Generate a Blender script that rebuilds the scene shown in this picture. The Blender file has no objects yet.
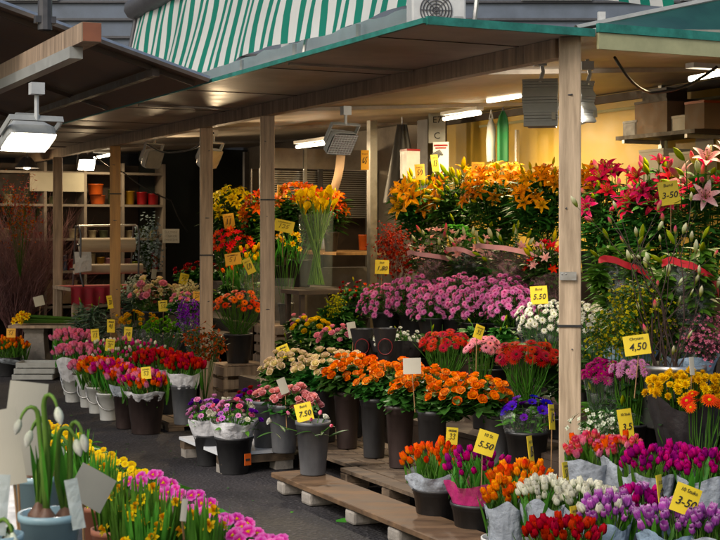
import bpy, math, random
from mathutils import Vector, Matrix, noise
rnd = random.Random(11)
R = math.radians
scene = bpy.context.scene
COL = scene.collection
# ---------------------------------------------------------------- layout helpers
FPX, HY, CH = 1400.0, 232.0, 1.5          # focal length in photo pixels, horizon row, eye height
U = Vector((-.438, .899, 0)).normalized()  # along the aisle, away from the camera
V = Vector((U.y, -U.x, 0))                 # into the stall
P0 = Vector((1.08, 7.2, 0))                # foot of the corner post
Z = Vector((0, 0, 1))
CD = Vector((-.3, -.92, .12)).normalized() # towards the people in the aisle
YAW = math.atan2(V.y, V.x)
def S(u, v, z=0): return P0 + U*u + V*v + Z*z
def PX(px, py, Y): return Vector(((px-360)*Y/FPX, Y, CH-(py-HY)*Y/FPX))
def FV(px, py, v):
    k = (px-360)/FPX; a = P0+V*v
    return PX(px, py, a.y + U.y*((k*a.y-a.x)/(U.x-k*U.y)))
def FU(px, py, u):
    k = (px-360)/FPX; a = P0+U*u
    return PX(px, py, a.y + V.y*((k*a.y-a.x)/(V.x-k*V.y)))
def FZ(px, py, z): return PX(px, py, (CH-z)*FPX/(py-HY))
def lin(h):
    h = h.lstrip('#'); o = []
    for i in (0, 2, 4):
        c = int(h[i:i+2], 16)/255
        o.append(c/12.92 if c <= .04045 else ((c+.055)/1.055)**2.4)
    return tuple(o)
# ---------------------------------------------------------------- materials
def _new(name):
    m = bpy.data.materials.new(name); m.use_nodes = True
    nt = m.node_tree; b = nt.nodes['Principled BSDF']; return m, nt, b
def mat(name, c, rough=.6, var=.25, scale=8, bump=0., metal=0., c2=None, stretch=None, spec=.5, alpha=1, coat=0, detail=6, bscale=None):
    m, nt, b = _new(name); n = nt.nodes; l = nt.links
    tc = n.new('ShaderNodeTexCoord'); mp = n.new('ShaderNodeMapping')
    if stretch: mp.inputs['Scale'].default_value = stretch
    l.new(tc.outputs['Object'], mp.inputs['Vector'])
    nz = n.new('ShaderNodeTexNoise'); nz.inputs['Scale'].default_value = scale; nz.inputs['Detail'].default_value = detail
    nz.inputs['Roughness'].default_value = .65
    l.new(mp.outputs['Vector'], nz.inputs['Vector'])
    rp = n.new('ShaderNodeValToRGB')
    rp.color_ramp.elements[0].position = .3; rp.color_ramp.elements[1].position = .72
    a = [max(0, x*(1-var)) for x in c]; d = [min(1, x*(1+var)) for x in (c2 or c)]
    rp.color_ramp.elements[0].color = (*a, 1); rp.color_ramp.elements[1].color = (*d, 1)
    l.new(nz.outputs['Fac'], rp.inputs['Fac']); l.new(rp.outputs['Color'], b.inputs['Base Color'])
    b.inputs['Roughness'].default_value = rough; b.inputs['Metallic'].default_value = metal
    rm = n.new('ShaderNodeMapRange'); rm.inputs[1].default_value = .3; rm.inputs[2].default_value = .7; rm.inputs[3].default_value = rough*.75; rm.inputs[4].default_value = min(1, rough*1.3); l.new(nz.outputs['Fac'], rm.inputs[0]); l.new(rm.outputs[0], b.inputs['Roughness'])
    b.inputs['Specular IOR Level'].default_value = spec; b.inputs['Alpha'].default_value = alpha
    b.inputs['Coat Weight'].default_value = coat
    if bump:
        bp = n.new('ShaderNodeBump'); bp.inputs['Strength'].default_value = bump; bp.inputs['Distance'].default_value = .02
        src = nz
        if bscale:
            src = n.new('ShaderNodeTexNoise'); src.inputs['Scale'].default_value = bscale; src.inputs['Detail'].default_value = 8
            l.new(mp.outputs['Vector'], src.inputs['Vector'])
        l.new(src.outputs['Fac'], bp.inputs['Height']); l.new(bp.outputs['Normal'], b.inputs['Normal'])
    return m
def petalmat(name, c0, c1, mid=.45, jit=.22, hue=.012, trans=.3, rough=.5, c2=None, spec=.12):
    """c0 at the petal base, c1 at the tip (and c2 at the very edge)"""
    m, nt, b = _new(name); n = nt.nodes; l = nt.links
    at = n.new('ShaderNodeAttribute'); at.attribute_name = 't'
    rp = n.new('ShaderNodeValToRGB'); e = rp.color_ramp.elements
    e[0].position = max(0, mid-.3); e[0].color = (*c0, 1); e[1].position = min(.95, mid+.3); e[1].color = (*c1, 1)
    if c2:
        x = e.new(1.); x.color = (*c2, 1)
    l.new(at.outputs['Fac'], rp.inputs['Fac'])
    oi = n.new('ShaderNodeObjectInfo'); ge = n.new('ShaderNodeNewGeometry')
    ad = n.new('ShaderNodeMath'); ad.operation = 'MULTIPLY_ADD'; ad.inputs[1].default_value = .45
    l.new(ge.outputs['Random Per Island'], ad.inputs[0]); l.new(oi.outputs['Random'], ad.inputs[2])
    mr = n.new('ShaderNodeMapRange'); mr.inputs[2].default_value = 1.45
    mr.inputs[3].default_value = 1-jit; mr.inputs[4].default_value = 1+jit
    l.new(ad.outputs[0], mr.inputs[0])
    mr.inputs[1].default_value = 0
    hs = n.new('ShaderNodeHueSaturation')
    tc = n.new('ShaderNodeTexCoord'); mp = n.new('ShaderNodeMapping'); mp.inputs['Scale'].default_value = (190, 190, 22); sn = n.new('ShaderNodeTexNoise'); sn.inputs['Scale'].default_value = 1; sn.inputs['Detail'].default_value = 2
    l.new(tc.outputs['Object'], mp.inputs['Vector']); l.new(mp.outputs['Vector'], sn.inputs['Vector']); sr = n.new('ShaderNodeMapRange'); sr.inputs[1].default_value = .3; sr.inputs[2].default_value = .7; sr.inputs[3].default_value = .8; sr.inputs[4].default_value = 1.16; l.new(sn.outputs['Fac'], sr.inputs[0])
    vm = n.new('ShaderNodeMath'); vm.operation = 'MULTIPLY'; l.new(mr.outputs[0], vm.inputs[0]); l.new(sr.outputs[0], vm.inputs[1]); l.new(vm.outputs[0], hs.inputs['Value'])
    mh = n.new('ShaderNodeMapRange'); mh.inputs[3].default_value = .5-hue; mh.inputs[4].default_value = .5+hue
    l.new(oi.outputs['Random'], mh.inputs[0]); l.new(mh.outputs[0], hs.inputs['Hue'])
    l.new(rp.outputs['Color'], hs.inputs['Color']); l.new(hs.outputs['Color'], b.inputs['Base Color'])
    hs.inputs['Saturation'].default_value = 1.12; b.inputs['Roughness'].default_value = rough+.1; b.inputs['Specular IOR Level'].default_value = spec
    if trans:
        tr = n.new('ShaderNodeBsdfTranslucent'); mx = n.new('ShaderNodeMixShader'); mx.inputs[0].default_value = trans
        l.new(hs.outputs['Color'], tr.inputs['Color']); out = n['Material Output']
        l.new(b.outputs[0], mx.inputs[1]); l.new(tr.outputs[0], mx.inputs[2]); l.new(mx.outputs[0], out.inputs[0])
    return m
def asphalt():
    m = mat('asphalt', (.013, .012, .0135), .8, .5, .8, c2=(.025, .0225, .025), spec=.3, detail=9); n = m.node_tree.nodes; l = m.node_tree.links; b = n['Principled BSDF']
    tc = n.new('ShaderNodeTexCoord'); vo = n.new('ShaderNodeTexVoronoi'); vo.inputs['Scale'].default_value = 55; l.new(tc.outputs['Object'], vo.inputs['Vector'])
    nz = n.new('ShaderNodeTexNoise'); nz.inputs['Scale'].default_value = 38; nz.inputs['Detail'].default_value = 3; l.new(tc.outputs['Object'], nz.inputs['Vector'])
    rp = n.new('ShaderNodeValToRGB'); rp.color_ramp.elements[0].position = .58; rp.color_ramp.elements[1].position = .85; rp.color_ramp.elements[0].color = (0, 0, 0, 1); rp.color_ramp.elements[1].color = (1, 1, 1, 1)
    l.new(nz.outputs['Fac'], rp.inputs['Fac'])
    mx = n.new('ShaderNodeMix'); mx.data_type = 'RGBA'; src = b.inputs['Base Color'].links[0].from_socket
    l.new(src, mx.inputs['A']); mx.inputs['B'].default_value = (.11, .1, .105, 1); l.new(rp.outputs['Color'], mx.inputs['Factor']); l.new(mx.outputs['Result'], b.inputs['Base Color'])
    bp = n.new('ShaderNodeBump'); bp.inputs['Strength'].default_value = .7; bp.inputs['Distance'].default_value = .012; l.new(vo.outputs['Distance'], bp.inputs['Height']); l.new(bp.outputs['Normal'], b.inputs['Normal'])
    return m
def emis(name, c, s):
    m, nt, b = _new(name)
    b.inputs['Base Color'].default_value = (.8, .8, .8, 1); b.inputs['Emission Color'].default_value = (*c, 1); b.inputs['Emission Strength'].default_value = s
    return m
def clear(name, c, alpha, rough=.12):
    m, nt, b = _new(name); n = nt.nodes; l = nt.links
    b.inputs['Base Color'].default_value = (*c, 1); b.inputs['Roughness'].default_value = rough
    tc = n.new('ShaderNodeTexCoord'); nz = n.new('ShaderNodeTexNoise'); nz.inputs['Scale'].default_value = 22; nz.inputs['Detail'].default_value = 4
    l.new(tc.outputs['Object'], nz.inputs['Vector'])
    bp = n.new('ShaderNodeBump'); bp.inputs['Strength'].default_value = .5; bp.inputs['Distance'].default_value = .02
    l.new(nz.outputs['Fac'], bp.inputs['Height']); l.new(bp.outputs['Normal'], b.inputs['Normal'])
    b.inputs['Alpha'].default_value = alpha; b.inputs['Specular IOR Level'].default_value = .8
    return m
M = {}
def film(name, c, base, top):
    """thin cellophane: see-through, with creases that catch the light"""
    m, nt, b = _new(name); n = nt.nodes; l = nt.links
    b.inputs['Base Color'].default_value = (*c, 1); b.inputs['Roughness'].default_value = .14; b.inputs['Specular IOR Level'].default_value = .9
    tc = n.new('ShaderNodeTexCoord'); nz = n.new('ShaderNodeTexNoise'); nz.inputs['Scale'].default_value = 13; nz.inputs['Detail'].default_value = 5; nz.inputs['Distortion'].default_value = 1.2
    l.new(tc.outputs['Object'], nz.inputs['Vector']); mr = n.new('ShaderNodeMapRange'); mr.inputs[1].default_value = .52; mr.inputs[2].default_value = .72; mr.inputs[3].default_value = base; mr.inputs[4].default_value = top
    l.new(nz.outputs['Fac'], mr.inputs[0]); l.new(mr.outputs[0], b.inputs['Alpha'])
    bp = n.new('ShaderNodeBump'); bp.inputs['Strength'].default_value = .8; bp.inputs['Distance'].default_value = .03; l.new(nz.outputs['Fac'], bp.inputs['Height']); l.new(bp.outputs['Normal'], b.inputs['Normal'])
    return m
M['leaf'] = petalmat('leaf_green', (.026, .075, .016), (.042, .12, .026), jit=.45, hue=.02, trans=.18, rough=.36, spec=.35)
M['leaf_dark'] = petalmat('leaf_dark', (.012, .035, .011), (.018, .052, .015), jit=.45, hue=.02, trans=.12, rough=.36, spec=.3)
M['leaf_light'] = petalmat('leaf_fresh', (.06, .17, .03), (.1, .25, .045), jit=.35, hue=.02, trans=.3, rough=.36, spec=.3)
M['leaf_grey'] = petalmat('leaf_grey', (.08, .13, .09), (.13, .19, .13), jit=.3, trans=.15)
M['stem'] = petalmat('stem_green', (.045, .12, .02), (.06, .15, .03), jit=.35, trans=.0, rough=.45)
M['pale_stem'] = petalmat('stem_pale', (.13, .24, .06), (.17, .3, .08), jit=.2, trans=.1, rough=.4)
M['twig'] = mat('twig_brown', (.05, .028, .022), .8, .4, 20)
M['twig_red'] = mat('twig_purple', (.19, .085, .085), .75, .4, 20)
M['black'] = mat('black_plastic', (.011, .011, .013), .42, .4, 6, bump=.06, c2=(.03, .03, .032), stretch=(1, 1, .35))
M['grey_b'] = mat('grey_plastic', (.075, .078, .088), .48, .25, 6, bump=.06, c2=(.125, .128, .138), stretch=(1, 1, .35))
M['brown_b'] = mat('brown_plastic', (.024, .015, .014), .45, .35, 6, bump=.06, c2=(.045, .03, .028), stretch=(1, 1, .35))
M['white_b'] = mat('white_plastic', (.55, .56, .55), .4, .14, 7, bump=.04)
M['blue_b'] = mat('pale_blue_plastic', (.3, .46, .52), .35, .1, 7)
M['green_b'] = mat('green_plastic', (.03, .2, .05), .45, .2, 9)
M['paper'] = mat('grey_paper', (.36, .4, .46), .6, .2, 6, bump=1., bscale=16)
M['paper_w'] = mat('white_paper', (.58, .58, .61), .6, .16, 6, bump=1., bscale=16)
M['paper_blue'] = mat('blue_paper', (.28, .39, .52), .5, .25, 6, bump=1., bscale=16)
M['paper_dark'] = mat('black_paper', (.02, .018, .02), .45, .3, 6, bump=.4)
M['clear'] = film('clear_film', (.55, .57, .6), .04, .36)
M['clear_pink'] = film('pink_film', (.66, .36, .42), .08, .5)
M['band_pink'] = mat('pink_band', (.75, .36, .38), .5, .12, 5)
M['band_red'] = mat('red_band', (.55, .015, .03), .4, .15, 5)
M['film_mag'] = clear('magenta_film', (.62, .03, .22), .8, .25)
M['glass'] = clear('vase_glass', (.6, .72, .7), .04, .05)
M['yellow_card'] = mat('yellow_card', (.78, .58, .02), .55, .07, 6)
M['orange_card'] = mat('orange_card', (.75, .38, .02), .55, .07, 6)
M['white_card'] = mat('white_card', (.45, .42, .34), .55, .07, 5)
M['ink'] = mat('black_ink', (.012, .011, .012), .6, .1)
M['stick'] = mat('bamboo_stick', (.35, .2, .09), .7, .2, 30)
wd = dict(stretch=(1, 1, .07), scale=26, bump=.25)
M['wood'] = mat('planed_timber', (.42, .3, .19), .65, .35, c2=(.52, .4, .28), **wd)
M['wood_grey'] = mat('weathered_timber', (.29, .205, .14), .75, .35, c2=(.4, .295, .21), **wd)
M['wood_warm'] = mat('lamplit_orange_timber', (.36, .2, .075), .65, .3, **wd)  # orange tone has the lit post's lamplight put into the colour
M['wood_pallet'] = mat('pallet_wood', (.055, .036, .022), .8, .5, 7, bump=.4, c2=(.13, .088, .055), stretch=(.5, 2, 2))
M['wood_plank'] = mat('plank_wood', (.06, .033, .015), .65, .5, 4, bump=.4, c2=(.12, .068, .033), stretch=(.6, 2, 2))
M['wood_dark'] = mat('dark_timber', (.05, .032, .022), .6, .3, 10, bump=.2)
M['laminate'] = mat('brown_laminate', (.29, .255, .22), .5, .35, 1.6, bump=.04, c2=(.39, .35, .305), spec=.35)
M['teal'] = mat('teal_paint', (.018, .17, .14), .5, .3, 12, bump=.1, c2=(.03, .23, .19))
M['cream_p'] = mat('cream_paint', (.42, .42, .24), .55, .15, 8, bump=.1)
M['metal'] = mat('brushed_metal', (.5, .5, .5), .35, .12, 20, metal=.9)
M['metal_mid'] = mat('worn_steel', (.2, .19, .175), .5, .3, 14, metal=.6)
M['metal_dark'] = mat('dark_metal', (.09, .09, .1), .5, .25, 14, metal=.4)
M['lamp_grey'] = mat('lamp_housing', (.36, .37, .36), .45, .15, 10)
M['lamp_white'] = mat('lamp_housing_white', (.55, .57, .58), .4, .12, 10)
M['yellow_wall'] = mat('ochre_wall', (.52, .345, .05), .45, .12, 2.5, spec=.5)
M['asphalt'] = asphalt()
M['red_cloth'] = mat('red_cloth', (.3, .012, .03), .85, .25, 7, bump=.2)
M['stone'] = mat('stone_block', (.26, .235, .21), .85, .25, 14, bump=.5)
M['card'] = mat('cardboard', (.23, .15, .09), .8, .15, 5)
M['dark_wall'] = mat('dark_green_wall', (.011, .017, .016), .55, .4, 3)
M['cloth_white'] = mat('white_fabric', (.6, .62, .66), .8, .1, 6, bump=.2)
M['cladding'] = mat('blue_cladding', (.12, .15, .2), .5, .18, 2)
M['tube'] = emis('tube_glow', (1, .86, .6), 9)
M['lampglow'] = emis('lamp_glow', (1, .88, .68), 14)
M['pot_terra'] = mat('clay_pot', (.3, .11, .06), .7, .2, 8)
M['bulb'] = mat('bulb_skin', (.15, .07, .035), .5, .4, 25, bump=.2)
M['soil'] = mat('soil', (.03, .022, .016), .9, .4, 40, bump=.5)
# ---------------------------------------------------------------- mesh builder
class MB:
    def __init__(s): s.v = []; s.f = []; s.t = []; s.mi = []
    def add(s, vs, fs, ts=None, m=0):
        o = len(s.v); s.v += [Vector(x) for x in vs]; s.t += (ts or [.5]*len(vs))
        for f in fs: s.f.append([i+o for i in f]); s.mi.append(m)
    def grid(s, rows, ts=None, m=0, close=False):
        n = len(rows[0]); vs = [p for r in rows for p in r]; fs = []
        for i in range(len(rows)-1):
            for j in range(n if close else n-1):
                k = (j+1) % n; fs.append((i*n+j, i*n+k, (i+1)*n+k, (i+1)*n+j))
        s.add(vs, fs, ts, m)
    def tube(s, pts, r, n=5, m=0, t0=0., t1=1., cap=False):
        pts = [Vector(p) for p in pts]; rows = []; ts = []; L = len(pts)
        for i, p in enumerate(pts):
            d = (pts[min(i+1, L-1)]-pts[max(i-1, 0)]).normalized()
            a = d.cross(Vector((.31, .77, .55))).normalized(); b = d.cross(a)
            q = r[i] if isinstance(r, (list, tuple)) else r
            rows.append([p+(a*math.cos(6.2832*j/n)+b*math.sin(6.2832*j/n))*q for j in range(n)]); ts += [t0+(t1-t0)*i/(L-1)]*n
        o = len(s.v); s.grid(rows, ts, m, True)
        if cap:
            s.f.append([o+j for j in range(n)][::-1]); s.f.append([o+(L-1)*n+j for j in range(n)]); s.mi += [m, m]
    def box(s, c, d, rz=0., m=0, rot=None):
        c = Vector(c); q = rot or Matrix.Rotation(rz, 3, 'Z')
        vs = [c + q @ Vector((d[0]*x/2, d[1]*y/2, d[2]*z/2)) for z in (-1, 1) for y in (-1, 1) for x in (-1, 1)]
        s.add(vs, [(0, 2, 3, 1), (4, 5, 7, 6), (0, 1, 5, 4), (2, 6, 7, 3), (0, 4, 6, 2), (1, 3, 7, 5)], None, m)
    def lathe(s, prof, n=16, c=(0, 0, 0), m=0, q=None):
        c = Vector(c); rows = []; ts = []
        for i, (r, z) in enumerate(prof):
            row = [Vector((r*math.cos(6.2832*j/n), r*math.sin(6.2832*j/n), z)) for j in range(n)]
            rows.append([c+(q @ p if q else p) for p in row]); ts += [i/(len(prof)-1)]*n
        s.grid(rows, ts, m, True)
    def petal(s, phi, L, W, a0, a1, r0=0., z0=0., n=4, cup=.25, prof='ov', m=0, q=None, c=None, t0=0., t1=1., am=None):
        a0 = R(a0); a1 = R(a1); r, z = r0, z0; rows = []; ts = []
        cp, sp = math.cos(phi), math.sin(phi)
        for i in range(n+1):
            x = i/n; a = a0+(a1-a0)*x
            if am is not None:
                b = R(am); a = a0+(b-a0)*2*x if x < .5 else b+(a1-b)*(2*x-1)
            if i: r += L/n*math.sin(a); z += L/n*math.cos(a)
            if prof == 'ov': w = math.sin(math.pi*(.1+.86*x))**.75
            elif prof == 'wide': w = (math.sin(math.pi*(.08+.78*x**.8)))**.6
            elif prof == 'lan': w = math.sin(math.pi*(.07+.9*x))**.9
            elif prof == 'heart': w = .25+.75*x if x < .95 else .9
            elif prof == 'strap': w = min(1, .55+x*1.5) if x < .7 else (1-((x-.7)/.32)**2)
            w = max(.03, w)*W/2; row = []
            for j in (-1, 0, 1):
                k = cup*w*abs(j)
                rr = r-k*math.cos(a); zz = z+k*math.sin(a)
                if prof == 'heart' and i == n and j == 0: rr -= .2*L*math.sin(a); zz -= .2*L*math.cos(a)
                y = j*w
                p = Vector((rr*cp-y*sp, rr*sp+y*cp, zz))
                if q: p = q @ p
                if c: p = p+c
                row.append(p)
            rows.append(row); ts += [t0+(t1-t0)*x]*3
        s.grid(rows, ts, m)
    def mesh(s, name, mats, smooth=True):
        me = bpy.data.meshes.new(name); me.from_pydata([tuple(x) for x in s.v], [], s.f)
        for m in (mats if isinstance(mats, (list, tuple)) else [mats]): me.materials.append(m)
        at = me.attributes.new('t', 'FLOAT', 'POINT'); at.data.foreach_set('value', s.t)
        me.polygons.foreach_set('material_index', s.mi)
        if smooth: me.polygons.foreach_set('use_smooth', [True]*len(s.f))
        me.update(); return me
    def build(s, name, mats, parent=None, smooth=False, label=None):
        me = s.mesh(name, mats, smooth)
        if parent is not None: me.transform(Matrix.Translation(-parent.matrix_basis.translation)) if parent.parent is None else me.transform(Matrix.Translation(-parent.parent.matrix_basis.translation))
        return link(name, me, parent, label)
def link(name, me, parent=None, label=None):
    o = bpy.data.objects.new(name, me); COL.objects.link(o)
    if parent is not None: o.parent = parent
    if label: o['label'] = label
    return o
def thing(name, label, cat, loc=(0, 0, 0), group=None):
    o = bpy.data.objects.new(name, None); COL.objects.link(o); o.empty_display_size = .1
    o.location = loc; return tag(o, label, cat, group)
def tag(o, label=None, cat=None, group=None, kind=None):
    if label: o['label'] = label
    if cat: o['category'] = cat
    if group: o['group'] = group
    if kind: o['kind'] = kind
    return o
def toward(d, spin=0.):
    return Vector(d).to_track_quat('Z', 'Y').to_matrix() @ Matrix.Rotation(spin, 3, 'Z')
# ---------------------------------------------------------------- blooms (axis +Z, base at the origin)
_bc = {}
def cached(f):
    def g(*a):
        k = (f.__name__, a)
        if k not in _bc: _bc[k] = f(*a)
        return _bc[k]
    return g
def PM(key): return M[key]
def pm(key, c0, c1, **k): M[key] = petalmat('petal_'+key, lin(c0), lin(c1), **k)
pm('tul_pink', 'd8a070', 'd8506a', c2=lin('e08890')); pm('tul_coral', 'd89040', 'e85a30'); pm('tul_mag', 'a01860', 'c81478', c2=lin('b83090'))
pm('tul_orange', 'e0a030', 'e86a18', c2=lin('f0a840')); pm('tul_white', 'a8b878', 'e6e4d4', mid=.25); pm('tul_red', '900814', 'b80c18')
pm('tul_lilac', 'a070b0', 'b45cb4', c2=lin('d8b0d8')); pm('tul_purple', '801878', '9c1478'); pm('tul_softpink', 'e0b0b8', 'e888a8'); pm('tul_yellow', 'd8b020', 'f0c818')
pm('rose_orange', 'f8d04c', 'f0982c', mid=.5, c2=lin('dc4418')); pm('rose_peach', 'f8e0a0', 'f2b468', mid=.5, c2=lin('e86c38')); pm('rose_cream', 'e0d080', 'eae0b0', c2=lin('e8c8b0')); pm('rose_pink', 'e8b0a8', 'e89898', c2=lin('f0b8b8'))
pm('rose_blush', 'e8b8b8', 'eca0b4'); pm('rose_yellow', 'e8c020', 'f0cc28'); pm('rose_red', '700810', '98101c')
pm('lily_orange', 'e89010', 'f09014', mid=.3); pm('lily_gold', 'd08c10', 'e49c14'); pm('lily_pink', 'a8143c', 'b81c4c', c2=lin('dc7890')); pm('lily_red', '780824', '940c30')
pm('lily_coral', 'e07028', 'e05830', c2=lin('f09050')); pm('lily_yellow', 'e0b818', 'ecd030'); pm('lily_pale', 'd890a0', 'e8b8c0', c2=lin('ece0d8'))
pm('bud_green', '6c8420', '98a428'); pm('bud_yellow', '94a428', 'd0b424'); pm('bud_pink', '98a050', 'd86880'); pm('bud_white', '98a860', 'e0e0c0')
pm('mum_pink', 'e474ba', 'faa4dc', jit=.2, c2=lin('fccaea')); pm('mum_white', 'c8c8a0', 'e8e8de', mid=.2); pm('mum_mag', 'a01468', 'c02884'); pm('mum_lilac', 'c078b0', 'd89cc0')
pm('pom_yellow', 'c89808', 'e8b810'); pm('pom_green', '4c8410', '6ca41c'); pm('pom_gold', 'c89010', 'dca818')
pm('ger_red', '880004', '9c040a', trans=.2, spec=.08); pm('ger_orange', 'e05410', 'f0641c'); pm('ger_bi', 'd83018', 'e86020', mid=.7, c2=lin('f0c040')); pm('ger_pink', 'e88c9c', 'f0a8b4')
pm('eye_dark', '301410', '403018'); pm('eye_yellow', 'c8a010', 'e0b818'); pm('eye_green', '708018', '98a020')
pm('anther', '5c2408', '6c300c'); pm('white', 'd8dcc8', 'e8e8e0'); pm('ane_blue', '302878', '4838a8'); pm('ane_purple', '481878', '6c30a0')
pm('hya_pink', 'c878b4', 'e8a8d0'); pm('hya_purple', '5c2890', '8848b8'); pm('prim_yellow', 'e0a810', 'ecc818'); pm('prim_pink', 'e8c020', 'd02c94', mid=-.05, c2=lin('e68cc8'))
pm('daf_yellow', 'e0b810', 'f0cc18'); pm('daf_deep', 'e09808', 'eca80c'); pm('als_red', 'd85838', 'dc3c3c'); pm('als_pink', 'e0a0a0', 'e0a8a8', c2=lin('f0d8c8'))
pm('berry', '6c1c20', '9c3034'); pm('wax_pink', 'b85870', 'd890a0'); pm('mimosa', '98981c', 'b8b024'); pm('gyp', 'b8c0a8', 'd8dcc8'); pm('hydr', 'd8d098', 'e8dcb0', c2=lin('e8c8b0'))
pm('calla', 'e0bc28', 'f0cc38'); pm('mag_bud', '889048', 'e0dcc0', mid=.6); pm('blue_dry', '7c8c98', '98a8b0')
@cached
def tulip(k, op=0):
    b = MB(); o = [0, 6, 14, -6][op]
    for i in range(6):
        b.petal(i*1.0472+.1*op, .07 if i % 2 else .066, .037, 76, -18+o, .003, 0, 6, .42, 'ov', am=5+o*.3)
    return b.mesh('bloom', [M[k]])
@cached
def rose(k, op=0):
    b = MB(); o = op*6
    for i in range(4): b.petal(i*1.57+op, .036, .03, 35, -28, .003, .006, 4, .6, 'wide', t0=.35, t1=.9)
    for i in range(5): b.petal(i*1.2566+.4, .043, .042, 62, -8+o, .004, .002, 4, .5, 'wide', t0=.1, t1=.95)
    for i in range(5): b.petal(i*1.2566+1.1, .046, .046, 84, 20+o, .004, 0, 5, .45, 'wide', am=12)
    for i in range(5): b.petal(i*1.2566+.2, .044, .048, 92, 66+o, .004, -.001, 5, .4, 'wide', am=18)
    return b.mesh('bloom', [M[k]])
@cached
def lily(k, op=0):
    b = MB()
    for i in range(6):
        b.petal(i*1.0472+.2*op, .115, .042 if i % 2 else .034, 14, [112, 92, 128][op], .004, .001*(i % 2), 6, .3, 'lan')
    for i in range(6):
        f = i*1.0472+.5; d = Vector((math.cos(f), math.sin(f), 0)); e = d*.026+Z*.074
        b.tube([d*.003+Z*.02, d*.012+Z*.05, e], .0012, 3, 1, .4, .5)
        b.box(e, (.012, .004, .004), f+1.57, 2)
    b.tube([(0, 0, .01), (0, 0, .082)], .0018, 4, 1)
    return b.mesh('bloom', [M[k], M['bud_green'], M['anther']])
@cached
def bud(k, fat=0):
    b = MB(); L = .085; r = .0125+.003*fat; rows = []; ts = []
    for i in range(8):
        x = i/7; q = r*max(.08, math.sin(math.pi*(.08+.9*x))**.8)
        rows.append([Vector((q*(1+.12*math.cos(3*a))*math.cos(a), q*(1+.12*math.cos(3*a))*math.sin(a), L*x)) for a in [6.2832*j/9 for j in range(9)]]); ts += [x]*9
    b.grid(rows, ts, 0, True); return b.mesh('bud', [M[k]])
@cached
def gerbera(k, eye='eye_dark', op=0):
    b = MB()
    for i in range(20): b.petal(i*.31416+.03*(i % 3), .046, .0115, 72, 98+op*6, .008, 0, 2, .15, 'strap')
    for i in range(16): b.petal(i*.3927+.1, .034, .0095, 58, 84, .006, .003, 2, .15, 'strap', t0=.0, t1=.85)
    for i in range(12): b.petal(i*.5236, .013, .005, 35, 60, .006, .004, 1, .1, 'strap', t0=0, t1=.5)
    b.lathe([(.012, .002), (.011, .008), (.006, .011), (.0005, .0115)], 10, m=1)
    return b.mesh('bloom', [M[k], M[eye]])
@cached
def daisy(k, eye='eye_green', op=0):
    b = MB()
    for n, L, W, a0, a1, z in ((13, .03, .0095, 74, 92, 0), (11, .025, .009, 54, 76, .002), (8, .017, .008, 30, 60, .004)):
        for i in range(n): b.petal(6.2832*i/n+.2*op+z*90+rnd.uniform(-.08, .08), L*rnd.uniform(.9, 1.08), W, a0, a1, .003, z, 2, .3, 'strap')
    b.lathe([(.0065, .004), (.005, .009), (.0003, .0105)], 7, m=1)
    return b.mesh('bloom', [M[k], M[eye]])
@cached
def pompon(k, op=0):
    b = MB()
    for n, L, W, a0, a1, z in ((12, .021, .011, 105, 85, .004), (11, .021, .01, 80, 58, .006), (9, .019, .009, 55, 32, .008), (6, .016, .008, 28, 4, .009)):
        for i in range(n): b.petal(6.2832*i/n+z*80+rnd.uniform(-.1, .1), L*rnd.uniform(.9, 1.08), W, a0, a1, .003, z, 2, .4, 'strap', t0=.2)
    return b.mesh('bloom', [M[k]])
@cached
def anemone(k):
    b = MB()
    for i in range(8): b.petal(i*.7854, .034, .026, 60 if i % 2 else 72, 70, .003, 0, 3, .3, 'wide')
    b.lathe([(.008, .004), (.006, .011), (.0003, .013)], 8, m=1)
    return b.mesh('bloom', [M[k], M['eye_dark']])
@cached
def daffodil(k='daf_yellow', t='daf_deep'):
    b = MB()
    for i in range(6): b.petal(i*1.0472, .032, .021, 80, 88, .004, 0, 3, .12, 'lan')
    b.lathe([(.006, .0), (.0075, .012), (.0105, .022), (.0145, .027)], 10, m=1)
    b.lathe([(.005, .001), (.004, -.012), (.0025, -.018)], 6, m=2)
    return b.mesh('bloom', [M[k], M[t], M['stem']])
@cached
def primrose(k, op=0):
    b = MB()
    for i in range(5): b.petal(i*1.2566+op, .022, .027, 70, 92, .001, .0006*(i % 2), 4, .06, 'wide')
    b.lathe([(.0042, .0035), (.0025, .0045), (.0002, .004)], 7, m=1)
    return b.mesh('bloom', [M[k], M['eye_yellow']])
@cached
def alstro(k, op=0):
    b = MB()
    for i in range(6): b.petal(i*1.0472+op, .05, .022 if i % 2 else .015, 20, 75, .002, 0, 4, .3, 'ov')
    return b.mesh('bloom', [M[k]])
@cached
def calla(k):
    b = MB(); rows = []; ts = []
    for i in range(8):
        x = i/7
        rows.append([Vector(((.006+.032*x**2.2)*math.cos(a), (.006+.032*x**2.2)*math.sin(a), .1*x+.035*x**3*math.cos(a))) for a in [6.2832*j/12 for j in range(12)]]); ts += [x]*12
    b.grid(rows, ts, 0, True); b.tube([(0, 0, .02), (0, 0, .085)], .004, 5, 1, cap=True)
    return b.mesh('bloom', [M[k], M['eye_yellow']])
@cached
def hyacinth(k):
    b = MB()
    for i in range(30):
        f = i*2.39996; z = .012+.1*(i/30); tilt = R(80-60*(i/30)**2)
        d = Vector((math.cos(f)*math.sin(tilt), math.sin(f)*math.sin(tilt), math.cos(tilt)))
        q = toward(d); c = Vector((0, 0, z))+d*.014*(1-.4*i/30)
        for j in range(6): b.petal(j*1.0472, .019, .008, 25, 125, .002, 0, 2, .1, 'lan', q=q, c=c)
    b.tube([(0, 0, 0), (0, 0, .1)], .006, 5, 1)
    return b.mesh('bloom', [M[k], M['stem']])
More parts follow.
